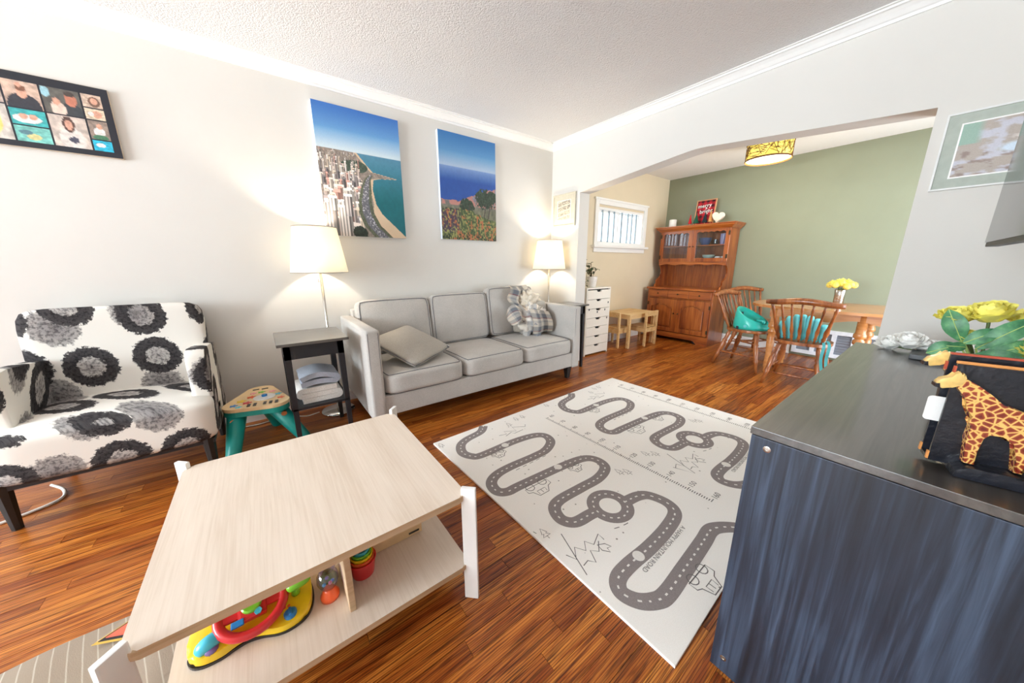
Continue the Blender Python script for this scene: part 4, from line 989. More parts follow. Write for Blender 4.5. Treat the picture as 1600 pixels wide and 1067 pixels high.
def pastel(u, v):
    f = fbm(u, v, 9, 41); g = fbm(u, v, 16, 44); c = np.ones(u.shape+(3,))*RGB(178, 166, 156)
    c = blend(c, RGB(196, 196, 206), (f-0.45)/0.1); c = blend(c, RGB(150, 132, 124), (g-0.55)/0.1*(v > 0.5)); c = blend(c, RGB(150, 180, 164), (0.15-u)/0.05*(v < 0.4)); c = blend(c, RGB(206, 190, 140), (u-0.42)/0.1*(v < 0.3)*(f > 0.4))
    c = blend(c, RGB(226, 220, 212), (0.2-np.hypot(u-0.5, (v-0.4)*1.6))/0.08*(f > 0.42)); c = blend(c, RGB(190, 150, 96), (0.16-np.hypot((u-0.62)*0.8, (v-0.86)*1.6))/0.05); c = blend(c, RGB(206, 222, 236), (0.14-np.hypot(u-0.38, (v-0.56)*1.2))/0.06)
    return c
def sketch(u, v):
    f = fbm(u, v, 26, 61); c = np.ones(u.shape+(3,))*RGB(196, 188, 168)
    c = blend(c, RGB(120, 112, 104), (f-0.5)/0.06*(v < 0.45)); c = blend(c, RGB(150, 142, 128), (f-0.52)/0.06*(v >= 0.45)); return blend(c, RGB(214, 208, 190), (np.sin(v*24+u*3)-0.6)/0.3)
framed('framed_picture', 'framed pastel picture in a wide grey-green mount right of the arch', -0.42, 0.155, 1.523, 1.877, 0.008, 0.058, pastel, 'frame_silver', 'mount_sage', 0.006)
framed('framed_picture', 'small framed grey sketch on the narrow wall above lamp', 2.62, 2.965, 1.57, 1.925, 0.018, 0.075, sketch, 'mount_taupe', 'mount_taupe', 0.005)

# ------------------------------------------------------------------ television and cable
plain('tv_bezel', S(22, 22, 24), 0.4)
def _screen():
    x = N('tv_screen'); x.b.inputs['Base Color'].default_value = (0.006, 0.006, 0.007, 1); x.b.inputs['Roughness'].default_value = 0.06; x.b.inputs['Specular IOR Level'].default_value = 0.7
    nz = x.noise(x.coords(), 3, 1); r = x.ramp(nz, 'Fac', [(0.3, (0.05, 0.05, 0.05, 1)), (0.7, (0.09, 0.09, 0.09, 1))]); x.l(r, 'Color', x.b, 'Roughness')
_screen()
tv = thing('television', 'flat black television on a wall arm above the dresser', 'television', (2.1, -0.05, 1.216), math.radians(4.5)+PI)
bm = B(); box(bm, 0.0, 1.23, 0.004, 0.035, 0.0, 0.70, 0.004); obj('casing', bm, 'tv_bezel', tv, local=True)
bm = B(); box(bm, 0.012, 1.218, 0.0, 0.0035, 0.014, 0.688); obj('screen', bm, 'tv_screen', tv, local=True)
bm = B(); box(bm, 0.55, 0.70, 0.035, 0.09, 0.30, 0.45); obj('wall_bracket', bm, 'tv_bezel', tv, local=True)
cord('black cable hanging from television down behind the dresser', [(1.80, -0.125, 1.22), (1.86, -0.14, 1.16), (1.90, -0.152, 1.08), (1.88, -0.165, 1.0), (1.86, -0.20, 0.90), (1.86, -0.27, 0.80), (1.86, -0.285, 0.5)], 0.004, 'tv_bezel', 'cable')

# ------------------------------------------------------------------ on the dresser: giraffe letter stand, flowers, small box
def _giraffe():
    x = N('giraffe_paint'); c = x.coords('Object', (98, 98, 98)); nz = x.noise(c, 1.2, 2)
    v = x.n('ShaderNodeTexVoronoi', feature='DISTANCE_TO_EDGE'); v.inputs['Scale'].default_value = 1.0; x.l(c, 'Vector', v, 'Vector')
    r = x.ramp(v, 'Distance', [(0.07, S(234, 186, 104)), (0.13, S(158, 70, 42)), (0.4, S(112, 34, 28))])
    x.l(r, 'Color', x.b, 'Base Color'); x.b.inputs['Roughness'].default_value = 0.25; x.b.inputs['Coat Weight'].default_value = 0.6
    x.bump(nz, 'Fac', 0.2, 0.003)
_giraffe()
plain('giraffe_cream', S(234, 196, 118), 0.3, var=0.15, vscale=90, coat=0.4)
plain('carved_black', S(26, 28, 36), 0.3, var=0.3, vscale=40, bump=0.6, bscale=60, coat=0.3)
plain('stand_red', S(186, 84, 60), 0.4); plain('stand_orange', S(222, 150, 84), 0.4)
gs = thing('giraffe_letter_stand', 'black carved letter stand with painted giraffe relief on front', 'letter stand', (1.003, -0.07, 0.7705), math.atan2(-0.968, 0.25))
# local frame: x along the front face (to the right in view), y away from the viewer, z up
def gprism(name, pts, y0, y1, m_, parent=gs, bev=0.0):
    bm = B(); prism(bm, pts, lambda a, b, d: (a, d, b), y0, y1, bev); return smooth_by_angle(obj(name, bm, m_, parent, local=True), 45)
gprism('front_plate', [(-0.030, 0.012), (0.20, 0.012), (0.20, 0.208), (-0.030, 0.208)], 0.012, 0.018, 'carved_black', bev=0.002)
gprism('back_plate', [(-0.030, 0.012), (0.20, 0.012), (0.20, 0.218), (-0.030, 0.218)], 0.052, 0.058, 'carved_black', bev=0.002)
bm = B(); box(bm, -0.030, 0.20, 0.018, 0.052, 0.008, 0.016); obj('tray', bm, 'carved_black', gs, local=True)
bm = B(); box(bm, -0.030, 0.20, 0.0175, 0.0225, 0.2075, 0.2125, 0.001); obj('top_edge', bm, 'stand_orange', gs, local=True)
bm = B(); box(bm, -0.030, 0.20, 0.051, 0.059, 0.2175, 0.2215, 0.001); obj('top_edge', bm, 'stand_red', gs, local=True)
for yy in (0.0125, 0.0525):
    for zz, m_ in ((0.02, 'stand_orange'), (0.195, 'stand_red')):
        bm = B(); box(bm, -0.0325, -0.0295, yy, yy+0.006, zz-0.008, zz+0.008); obj('corner_tip', bm, m_, gs, local=True)
gprism('plinth', [(-0.004, 0.0), (0.21, 0.0), (0.21, 0.012), (0.17, 0.022), (0.10, 0.020), (0.06, 0.026), (0.01, 0.024), (-0.004, 0.014)], -0.020, 0.060, 'carved_black', bev=0.004)
GBODY = [(-0.0215, 0.186), (-0.0069, 0.1769), (0.0116, 0.1623), (0.0268, 0.1472), (0.0407, 0.1375), (0.0519, 0.1328), (0.09, 0.128), (0.125, 0.118), (0.145, 0.10), (0.15, 0.07), (0.144, 0.055), (0.146, 0.026), (0.132, 0.026), (0.130, 0.055), (0.122, 0.08), (0.085, 0.078), (0.073, 0.066), (0.0705, 0.028), (0.0605, 0.028), (0.059, 0.066), (0.0552, 0.0816), (0.0516, 0.0845), (0.0363, 0.0861), (0.0205, 0.0949), (0.0188, 0.0799), (0.0175, 0.060), (0.0190, 0.026), (0.0060, 0.026), (0.0012, 0.0707), (0.0017, 0.0973), (0.0011, 0.1087), (-0.0044, 0.1156), (-0.0068, 0.1321), (-0.0138, 0.1472), (-0.0254, 0.1641), (-0.030, 0.172)]
GHEAD = [(-0.052, 0.1663), (-0.0535, 0.172), (-0.0491, 0.180), (-0.0382, 0.1860), (-0.0322, 0.1906), (-0.0290, 0.196), (-0.0265, 0.190), (-0.0233, 0.1935), (-0.0205, 0.186), (-0.0240, 0.172), (-0.0341, 0.1662), (-0.0452, 0.1621)]
gf = gprism('giraffe', GBODY, -0.006, 0.012, 'giraffe_paint', bev=0.004)
gprism('giraffe_head', GHEAD, -0.008, 0.010, 'giraffe_cream', gf, 0.003)
gprism('nose', [(-0.0545, 0.164), (-0.0545, 0.1705), (-0.0495, 0.172), (-0.0475, 0.1625)], -0.009, 0.011, 'carved_black', gf, 0.001)
gprism('mane', [(-0.0205, 0.187), (-0.0050, 0.179), (0.0136, 0.1643), (0.0288, 0.1492), (0.0407, 0.1395), (0.0407, 0.1365), (0.0258, 0.1462), (0.0106, 0.1613), (-0.0079, 0.1759)], 0.000, 0.010, 'frame_black', gf)
g2 = gprism('giraffe', [(a, b+0.012) for a, b in GBODY], 0.058, 0.074, 'giraffe_paint', bev=0.004)
gprism('giraffe_head', [(a-0.004, b+0.026) for a, b in GHEAD], 0.058, 0.074, 'giraffe_cream', g2, 0.003)
gprism('nose', [(a-0.004, b+0.026) for a, b in ((-0.0545, 0.164), (-0.0545, 0.1705), (-0.0495, 0.172), (-0.0475, 0.1625))], 0.057, 0.075, 'carved_black', g2, 0.001)
cd_ = obj('card', (lambda bm: (prism(bm, rounded_rect(-0.046, 0.03, 0.085, 0.135, 0.006), lambda a, b, d: (a, d, b), 0.034, 0.036), bm)[1])(B()), 'white_paint', None, local=True)
cd_.location = gs.location; cd_.rotation_euler = gs.rotation_euler; tag(cd_, 'white card sticking out of the giraffe letter stand', 'card')
tvb = thing('media_box', 'thin black media box lying flat near the far dresser edge', 'media box', (2.17, -0.03, DZ))
bm = B(); box(bm, 2.11, 2.25, -0.11, 0.045, DZ+0.0005, DZ+0.022, 0.004); obj('box_body', bm, 'tv_bezel', tvb)
bm = B(); box(bm, 2.1085, 2.1105, -0.06, -0.03, DZ+0.008, DZ+0.013); obj('front_window', bm, 'frame_black', tvb)

def _leaf():
    x = N('leaf_green'); c = x.coords(); nz = x.noise(c, 60, 3)
    r = x.ramp(nz, 'Fac', [(0.3, S(36, 96, 62)), (0.6, S(78, 142, 92)), (0.8, S(130, 176, 120))]); x.l(r, 'Color', x.b, 'Base Color'); x.b.inputs['Roughness'].default_value = 0.45
_leaf()
plain('leaf_rib', S(176, 200, 120), 0.5); plain('petal_yellow', S(255, 241, 128), 0.6, var=0.1, vscale=60); plain('petal_white', S(252, 250, 246), 0.6, var=0.04, vscale=60)
plain('stem_green', S(90, 110, 60), 0.6); plain('pot_dark', S(60, 52, 46), 0.5)
def leaf(bm, base, tip, w, up=Vector((0, 0, 1)), curl=0.2, n=7):
    base, tip = Vector(base), Vector(tip); d = tip-base; s_ = d.cross(up).normalized(); nn = s_.cross(d).normalized(); rows_ = []
    for i in range(n+1):
        t = i/n; ww = w*(math.sin(PI*min(1, t*0.96+0.04))**0.75); c = base+d*t+nn*(curl*d.length*math.sin(PI*t))
        rows_.append([bm.verts.new(c-s_*ww+nn*ww*0.25), bm.verts.new(c), bm.verts.new(c+s_*ww+nn*ww*0.25)])
    for a, b in zip(rows_, rows_[1:]):
        bm.faces.new((a[0], a[1], b[1], b[0])); bm.faces.new((a[1], a[2], b[2], b[1]))
    return [base+d*(i/n)+nn*(curl*d.length*math.sin(PI*i/n)+0.0012) for i in range(n+1)]
def rose(bm, c, r, seed, layers=4, cup=0.9, tilt=(0, 0)):
    """full double bloom: overlapping curved petals laid over a dome"""
    rs = random.Random(seed); c = Vector(c); R_ = Matrix.Rotation(tilt[0], 3, 'X') @ Matrix.Rotation(tilt[1], 3, 'Y'); n = 30
    for k in range(n):
        zc = 1-1.35*(k+0.5)/n; a = k*2.39996+rs.uniform(-0.2, 0.2); sr = math.sqrt(max(0, 1-zc*zc)); d = Vector((sr*math.cos(a), sr*math.sin(a), zc*0.8)).normalized()
        rad = Vector((math.cos(a), math.sin(a), 0)); tan = Vector((-math.sin(a), math.cos(a), 0)); upv = (Vector((0, 0, 1))-d*d.z); upv = upv.normalized() if upv.length > 1e-3 else rad
        rr = r*(0.45+0.55*(k/n)**0.7); w = r*(0.30+0.35*k/n); G = []
        for u in range(5):
            s_ = u/2-1
            for v in range(4):
                t = v/3; p = d*rr*(0.55+0.35*t+0.25*t*t*(k/n))+upv*(t-0.45)*r*0.75+tan*s_*w*math.sin(PI*(0.2+0.6*t))-d*0.25*w*s_*s_
                p += Vector((rs.uniform(-1, 1), rs.uniform(-1, 1), rs.uniform(-1, 1)))*r*0.05*t
                G.append(bm.verts.new(c+R_ @ p))
        for u in range(4):
            for v in range(3): bm.faces.new((G[u*4+v], G[u*4+v+1], G[(u+1)*4+v+1], G[(u+1)*4+v]))
yf = thing('artificial_flowers', 'yellow rose arrangement with large green leaves behind the giraffe stand', 'flowers', (1.43, -0.09, DZ))
bm = B(); lathe(bm, [(0.045, 0.001), (0.055, 0.03), (0.058, 0.08), (0.052, 0.085), (0.05, 0.03), (0.01, 0.02)], (1.43, -0.09, DZ), 20); obj('pot', bm, 'pot_dark', yf, True)
HB = Vector((1.43, -0.09, DZ+0.06))
for q, (c, r) in enumerate((((1.42, -0.028, 1.045), 0.034), ((1.43, -0.076, 1.058), 0.040), ((1.41, -0.055, 0.995), 0.026), ((1.38, -0.150, 0.985), 0.036), ((1.50, -0.14, 1.04), 0.036))):
    bm = B(); rose(bm, (c[0], c[1], c[2]-0.02), r, 11+q, 5, 1.5, (rnd.uniform(-0.3, 0.3), -0.35)); bl_ = obj('bloom', bm, 'petal_yellow', yf, True)
    bm = B(); sweep(bm, catmull([HB, (HB+Vector(c))/2+Vector((0.01, 0, 0.01)), Vector(c)-Vector((0, 0, 0.02))], 5), 0.003, 6); obj('stem', bm, 'stem_green', bl_)
for q, (b_, t_, w) in enumerate((((1.40, -0.045, 0.955), (1.395, 0.003, 0.925), 0.020), ((1.39, -0.045, 0.97), (1.40, -0.012, 1.045), 0.021), ((1.40, -0.05, 0.965), (1.41, -0.01, 1.02), 0.014), ((1.38, -0.05, 0.965), (1.39, -0.098, 1.005), 0.017), ((1.38, -0.07, 0.955), (1.40, -0.145, 1.04), 0.021), ((1.37, -0.08, 0.94), (1.39, -0.16, 0.985), 0.018),
        ((1.37, -0.07, 0.94), (1.36, -0.14, 0.945), 0.018), ((1.37, -0.065, 0.94), (1.35, -0.115, 0.915), 0.016), ((1.37, -0.06, 0.94), (1.355, -0.075, 0.905), 0.014), ((1.38, -0.055, 0.955), (1.365, -0.025, 0.955), 0.012), ((1.37, -0.09, 0.935), (1.36, -0.17, 0.93), 0.017))):
    bm = B(); rib = leaf(bm, b_, t_, w, Vector((-1, 0.1, 0.25)), 0.12); lf = obj('leaf', bm, 'leaf_green', yf, True)
    bm = B(); sweep(bm, rib, 0.0009, 5); obj('leaf_rib', bm, 'leaf_rib', lf)
    bm = B(); sweep(bm, catmull([HB, (HB+Vector(b_))/2+Vector((0, 0, 0.02)), Vector(b_)], 4), 0.0022, 5); obj('leaf_stem', bm, 'leaf_rib', lf)
wf = thing('artificial_flowers', 'white peony bunch lying at the far end of the dresser', 'flowers', (2.28, 0.06, DZ))
for q, (c, r) in enumerate((((2.30, 0.115, 0.795), 0.045), ((2.29, 0.06, 0.815), 0.055), ((2.31, 0.015, 0.80), 0.04), ((2.32, -0.085, 0.80), 0.038), ((2.33, -0.02, 0.80), 0.035))):
    bm = B(); rose(bm, c, r, 31+q, 5, 0.7, (0.1*q-0.2, -0.4)); obj('bloom', bm, 'petal_white', wf, True)
bm = B(); sweep(bm, catmull([(2.30, 0.10, 0.785), (2.29, 0.0, 0.779), (2.31, -0.12, 0.777)], 5), 0.004, 6); obj('stem', bm, 'stem_green', wf)

# ------------------------------------------------------------------ toys on the coffee-table shelf, mat on the floor
SZ = 0.1455
dt = thing('driving_toy', 'yellow toy dashboard with red steering wheel and green gear lever', 'toy', (-0.14, 1.06, SZ))
PNT = [(-0.288, 1.03), (-0.282, 0.998), (-0.258, 0.980), (-0.22, 0.976), (-0.19, 0.983), (-0.162, 0.984), (-0.132, 0.974), (-0.10, 0.957), (-0.07, 0.952), (-0.035, 0.962), (-0.014, 0.99), (-0.006, 1.04), (-0.014, 1.09), (-0.05, 1.13), (-0.12, 1.15), (-0.2, 1.14), (-0.265, 1.10)]
def peanut(s):
    P = [(q.x, q.y) for q in catmull([(a, b, 0) for a, b in PNT], 4, True)]
    return [(-0.147+(a+0.147)*s, 1.05+(b-1.05)*s) for a, b in P]
bm = B(); prism(bm, peanut(1.02), lambda a, b, d: (a, b, d), SZ, SZ+0.008); obj('base_rim', bm, 'toy_black', dt)
bm = B(); prism(bm, peanut(1.0), lambda a, b, d: (a, b, d+(b-0.97)*0.22), SZ+0.008, SZ+0.030, 0.011); smooth_by_angle(obj('dashboard', bm, 'toy_yellow', dt), 55)
WM = Matrix.Translation((-0.148, 1.022, SZ+0.072)) @ Matrix.Rotation(math.radians(26), 4, 'X')
bm = B(); sweep(bm, [WM @ Vector((0.074*math.cos(2*PI*k/36), 0.064*math.sin(2*PI*k/36), 0)) for k in range(36)], 0.0125, 10, True); wh = obj('steering_wheel', bm, 'toy_red', dt, True)
bm = B(); box(bm, -0.032, 0.032, -0.03, 0.035, -0.012, 0.012, 0.008, 2, WM); box(bm, -0.08, 0.08, -0.014, 0.014, -0.006, 0.006, 0.004, 2, WM); obj('wheel_hub', bm, 'toy_red', wh)
bm = B(); lathe(bm, [(0.024, 0.012), (0.024, 0.018), (0.02, 0.021)], (0, 0, 0), 20)
for v in bm.verts: v.co = WM @ (v.co+Vector((0.0, 0.005, 0)))
obj('horn_button', bm, 'toy_green', wh)
bm = B(); lathe(bm, [(0.009, 0.012), (0.009, 0.018)], (0, 0, 0), 6)
for v in bm.verts: v.co = WM @ (v.co+Vector((0.014, -0.022, 0)))
obj('wheel_button', bm, 'toy_cyan', wh)
bm = B(); box(bm, -0.046, -0.018, -0.036, -0.02, 0.004, 0.014, 0.003, 2, WM); obj('wheel_slot', bm, 'toy_blue', wh)
bm = B(); rod(bm, (-0.147, 1.045, SZ+0.035), (-0.148, 1.024, SZ+0.066), 0.022, None, 14); obj('steering_column', bm, 'toy_yellow', dt, True)
bm = B(); sweep(bm, catmull([(-0.262, 0.998, SZ+0.036), (-0.250, 0.999, SZ+0.046), (-0.234, 1.002, SZ+0.050), (-0.212, 1.008, SZ+0.052)], 5), lambda t: 0.010+0.009*math.sin(PI*min(1, 0.15+t*0.7)), 10); ind = obj('indicator_lever', bm, 'toy_cyan', dt, True)
bm = B(); lathe(bm, [(0.016, 0.0), (0.015, 0.010), (0.008, 0.013)], (-0.238, 0.992, SZ+0.030), 14); obj('indicator_tip', bm, 'toy_purple', ind, True)
bm = B(); rod(bm, (-0.048, 1.030, SZ+0.035), (-0.046, 1.020, SZ+0.075), 0.012, 0.010, 10); gl_ = obj('gear_lever', bm, 'toy_green', dt, True)
bm = B(); cushion(bm, Matrix.Translation((-0.036, 1.018, SZ+0.086)) @ Matrix.Rotation(-0.2, 4, 'Y'), 0.032, 0.018, 0.014, 3, 0, 4); obj('gear_knob', bm, 'toy_green', gl_, True)
bm = B(); lathe(bm, [(0.016, 0.0), (0.016, 0.010), (0.012, 0.012)], (-0.066, 0.975, SZ+0.028), 16); box(bm, -0.0695, -0.0625, 0.963, 0.987, SZ+0.036, SZ+0.045, 0.002); obj('turn_key', bm, 'toy_blue', dt)
for k in range(9):
    bm = B(); lathe(bm, [(0.0042, 0), (0.0042, 0.002)], (-0.088+0.010*(k % 3), 1.0+0.010*(k//3), SZ+0.036), 8); obj('speaker_hole', bm, 'toy_orange', dt)
glass('rattle_clear', (0.72, 0.68, 0.86, 1), 0.12)
def rattle(label, x, y_, bm_, top):
    t = thing('rattle', label, 'toy', (x, y_, SZ))
    bm = B(); lathe(bm, [(0.026, 0.0005), (0.027, 0.012), (0.016, 0.032), (0.013, 0.038)], (x, y_, SZ), 18); obj('foot', bm, bm_, t, True)
    bm = B(); lathe(bm, [(0.012, 0.036), (0.022, 0.045), (0.030, 0.066), (0.029, 0.085), (0.018, 0.10), (0.002, 0.105)], (x, y_, SZ), 20); obj('dome', bm, top, t, True)
    for k in range(4):
        a = k*1.7; bm = B(); bmesh.ops.create_icosphere(bm, subdivisions=1, radius=0.006, matrix=Matrix.Translation((x+0.012*math.cos(a), y_+0.012*math.sin(a), SZ+0.056+0.006*(k % 2)))); obj('bead', bm, ('toy_blue', 'toy_purple', 'toy_cyan', 'toy_pink')[k], t, True)
rattle('clear purple rattle with orange-red foot beside the shelf divider', 0.036, 0.992, 'toy_orange', 'rattle_clear')
rattle('clear purple rattle with green foot behind the orange-footed one', 0.040, 1.056, 'toy_green', 'rattle_clear')
for k, (m_, nm) in enumerate((('toy_red', 'red'), ('toy_orange', 'orange'), ('toy_yellow', 'yellow'), ('toy_green', 'green'), ('toy_cyan', 'light blue'))):
    r = 0.043-0.0042*k; zb = SZ+0.0005+0.0035*k; h_ = 0.055+0.006*k
    bm = B(); lathe(bm, [(r*0.80, 0), (r, h_), (r+0.0015, h_), (r+0.0015, h_+0.004), (r-0.0022, h_+0.004), (r*0.80-0.0022, 0.003)], (0.140, 1.020, zb), 26)
    o = obj('stacking_cup', bm, m_, None, False, loc=(0.140, 1.020, zb)); smooth_by_angle(o, 40)
    tag(o, '%s plastic stacking cup nested in the toy cup stack' % nm, 'toy cup', 'nested stacking cups on the table shelf')
wb = thing('pounding_box', 'wooden pounding toy box with printed side on lower shelf', 'toy', (0.276, 1.128, SZ))
bm = B(); box(bm, 0.186, 0.366, 1.068, 1.074, SZ+0.0005, SZ+0.065, 0.001); obj('front_panel', bm, 'maple', wb)
bm = B(); box(bm, 0.186, 0.366, 1.182, 1.188, SZ+0.0005, SZ+0.065, 0.001); obj('rear_panel', bm, 'maple', wb)
for x_ in (0.186, 0.360): 
    bm = B(); box(bm, x_, x_+0.006, 1.074, 1.182, SZ+0.0005, SZ+0.065, 0.001); obj('end_panel', bm, 'maple', wb)
bm = B(); box(bm, 0.192, 0.360, 1.074, 1.182, SZ+0.045, SZ+0.051); obj('inner_board', bm, 'maple', wb)
bm = B(); box(bm, 0.315, 0.355, 1.0670, 1.0678, SZ+0.010, SZ+0.018); obj('side_print', bm, 'toy_black', wb)
for x_, m_, nm in ((0.255, 'toy_red', 'red'), (0.322, 'toy_blue', 'blue')):
    bm = B(); bmesh.ops.create_uvsphere(bm, u_segments=18, v_segments=12, radius=0.024); o = obj('toy_ball', bm, m_, None, True, local=True); o.location = (x_, 1.102, SZ+0.0755); tag(o, '%s wooden ball resting in the pounding toy box' % nm, 'ball', 'balls of the pounding toy')
def _stripe():
    x = N('stripe_fabric'); c = x.coords('Object', (1, 1, 1)); w = x.n('ShaderNodeTexWave', wave_type='BANDS', bands_direction='X'); w.inputs['Scale'].default_value = 11.0; w.inputs['Distortion'].default_value = 0.3
    mp = x.n('ShaderNodeMapping'); mp.inputs['Rotation'].default_value = (0, 0, math.radians(-14)); x.l(c, 'Vector', mp, 'Vector'); x.l(mp, 'Vector', w, 'Vector')
    r = x.ramp(w, 'Fac', [(0.955, S(208, 192, 172)), (0.985, S(238, 229, 214))]); x.l(r, 'Color', x.b, 'Base Color'); x.b.inputs['Roughness'].default_value = 0.95
    nz = x.noise(c, 400, 2); x.bump(nz, 'Fac', 0.3, 0.002)
_stripe()
bm = B()
def matfn(u, v):
    x_ = -1.3+0.94*u; yy = 0.55+0.90*v
    return (x_+0.008*math.sin(9*v), yy+0.012*math.sin(6*u*1.7)*v, 0.022+0.010*noise.noise(Vector((x_*5, yy*5, 0)))-0.010*(max(0, v-0.93)/0.07)-0.006*(max(0, u-0.95)/0.05))
sheet(bm, matfn, 40, 40, -0.012)
fm = thing('floor_mat', 'beige pinstriped fabric mat spread on the floor beside the coffee table', 'mat', (-0.8, 1.0, 0.0)); obj('mat_fabric', bm, 'stripe_fabric', fm, True)
plain('felt_coral', S(226, 110, 84), 0.9); plain('felt_trim', S(214, 176, 84), 0.9); plain('felt_black', S(50, 44, 44), 0.9)
TRI = [Vector((-0.565, 1.372)), Vector((-0.40, 1.295)), Vector((-0.395, 1.46))]; TC = sum(TRI, Vector((0, 0)))/3
pnt = thing('felt_pennant', 'coral red triangle pennant with yellow and black trim on striped mat', 'pennant', (TC.x, TC.y, 0.033))
for nm, k, z0, m_ in (('yellow_trim', 1.0, 0.033, 'felt_trim'), ('black_border', 0.88, 0.0352, 'felt_black'), ('coral_field', 0.74, 0.0374, 'felt_coral')):
    bm = B(); prism(bm, [tuple(TC+(p-TC)*k) for p in TRI], lambda a, b, d: (a, b, d), z0, z0+0.0022); obj(nm, bm, m_, pnt)

# ------------------------------------------------------------------ dining room: hutch
wood('maple_red', S(108, 44, 14), S(150, 76, 26), S(180, 104, 44), axis=2, rough=0.3, freq=1.0, coat=0.35, across=38)
wood('maple_red_flat', S(112, 46, 14), S(156, 80, 28), S(186, 108, 46), axis=1, rough=0.3, freq=1.0, coat=0.35, across=38)
wood('table_wood', S(168, 100, 50), S(198, 132, 74), S(216, 156, 98), axis=1, rough=0.25, freq=0.8, coat=0.4, across=34)
wood('chair_wood', S(98, 50, 22), S(148, 84, 42), S(184, 116, 62), axis=2, rough=0.3, freq=1.2, coat=0.3, across=30)
plain('old_brass', S(74, 60, 44), 0.4, 0.8)
hu = thing('china_hutch', 'reddish maple china hutch with glass doors against the green wall', 'hutch', (5.2, 2.40, 0))
HF, HB_, HY0, HY1, HT = 4.955, 5.44, 1.93, 2.90, 0.80
def hbox(name, x0, x1, y0, y1, z0, z1, bev=0.003, m_='maple_red', parent=None): bm = B(); box(bm, x0, x1, y0, y1, z0, z1, bev); return obj(name, bm, m_, parent or hu)
hbox('countertop', HF-0.02, HB_, HY0-0.02, HY1+0.02, HT-0.025, HT, 0.006, 'maple_red_flat')
for y0, y1 in ((HY0, HY0+0.02), (HY1-0.02, HY1)): hbox('base_side', HF, HB_, y0, y1, 0.0, HT-0.025)
hbox('base_back', HB_-0.01, HB_, HY0, HY1, 0.08, HT-0.025); hbox('base_floor', HF+0.01, HB_, HY0+0.02, HY1-0.02, 0.11, 0.125)
# plinth board with shaped feet
pl = [(HY0, 0), (HY0+0.15, 0), (HY0+0.17, 0.025), (HY0+0.20, 0.045), (HY0+0.24, 0.05), (HY1-0.24, 0.05), (HY1-0.20, 0.045), (HY1-0.17, 0.025), (HY1-0.15, 0), (HY1, 0), (HY1, 0.125), (HY0, 0.125)]
bm = B(); prism(bm, pl, lambda a, b, d: (d, a, b), HF-0.008, HF+0.012); obj('plinth', bm, 'maple_red_flat', hu)
hbox('face_frame', HF, HF+0.02, HY0+0.02, HY1-0.02, HT-0.035, HT-0.025); hbox('face_rail', HF, HF+0.02, HY0+0.02, HY1-0.02, 0.635, 0.650)
def knob(x, y_, z, parent, r=0.011):
    bm = B(); turned(bm, (x, y_, z), (x-0.022, y_, z), [(0, r*0.5), (0.4, r*0.5), (0.6, r), (0.9, r*0.9), (1, r*0.4)], 10); obj('knob', bm, 'old_brass', parent, True)
dw = (HY1-HY0-0.05)/3
for k in range(3):
    y0 = HY0+0.022+k*(dw+0.003); d_ = hbox('drawer', HF-0.012, HF+0.015, y0, y0+dw, 0.655, HT-0.037, 0.005, 'maple_red_flat'); knob(HF-0.012, y0+dw/2, 0.71, d_)
def curve_top(y0, y1, zlow, amp, n=16):
    P = []
    for i in range(n+1):
        t = i/n; P.append((y0+(y1-y0)*t, zlow+amp*(0.5-0.5*math.cos(2*PI*t))))
    return P
cw = (HY1-HY0-0.046)/2
for k in range(2):
    y0 = HY0+0.022+k*(cw+0.002); y1 = y0+cw; d_ = hbox('cabinet_door', HF+0.004, HF+0.016, y0, y1, 0.135, 0.632, 0.002)
    for n_, q in (('stile', (y0, y0+0.065, 0.135, 0.632)), ('stile', (y1-0.065, y1, 0.135, 0.632)), ('rail', (y0+0.065, y1-0.065, 0.135, 0.20))):
        bm = B(); box(bm, HF-0.014, HF+0.004, q[0], q[1], q[2], q[3], 0.003); obj(n_, bm, 'maple_red', d_)
    ct_ = curve_top(y0+0.065, y1-0.065, 0.51, 0.06)
    bm = B(); prism(bm, ct_+[(y1-0.065, 0.632), (y0+0.065, 0.632)], lambda a, b, d: (d, a, b), HF-0.014, HF+0.004); obj('rail', bm, 'maple_red', d_)
    cp = curve_top(y0+0.080, y1-0.080, 0.485, 0.06)
    bm = B(); prism(bm, cp[::-1]+[(y0+0.080, 0.215), (y1-0.080, 0.215)], lambda a, b, d: (d, a, b), HF-0.010, HF+0.004, 0.010); obj('raised_panel', bm, 'maple_red', d_)
    knob(HF-0.014, (y1-0.03) if k == 0 else (y0+0.03), 0.42, d_)
    for zz in (0.20, 0.55):
        bm = B(); yh = (y0+0.004) if k == 0 else (y1-0.004); box(bm, HF-0.017, HF-0.012, yh-0.01, yh+0.01, zz-0.025, zz+0.025, 0.001); obj('hinge', bm, 'old_brass', d_)
# upper cabinet
UF, UY0, UY1, UZ0, UZ1 = 5.15, 1.885, 2.885, 1.165, 1.665
UY0, UY1 = 1.90, 2.88
sidep = [(HB_, HT), (HF+0.10, HT), (HF+0.11, HT+0.03), (HF+0.15, HT+0.06), (HF+0.14, HT+0.10), (HF+0.19, HT+0.13), (HF+0.25, HT+0.16), (HF+0.27, HT+0.22), (HF+0.25, HT+0.29), (HF+0.20, UZ0-0.03), (UF+0.005, UZ0), (UF+0.005, UZ1), (HB_, UZ1)]
for y0, y1 in ((UY0, UY0+0.02), (UY1-0.02, UY1)):
    bm = B(); prism(bm, sidep, lambda a, b, d: (a, d, b), y0, y1); obj('hutch_side', bm, 'maple_red', hu)
for k in range(7):
    y0 = UY0+0.02+k*(UY1-UY0-0.04)/7; hbox('back_board', HB_-0.012, HB_-0.002, y0+0.001, y0+(UY1-UY0-0.04)/7-0.001, HT, UZ1, 0.001)
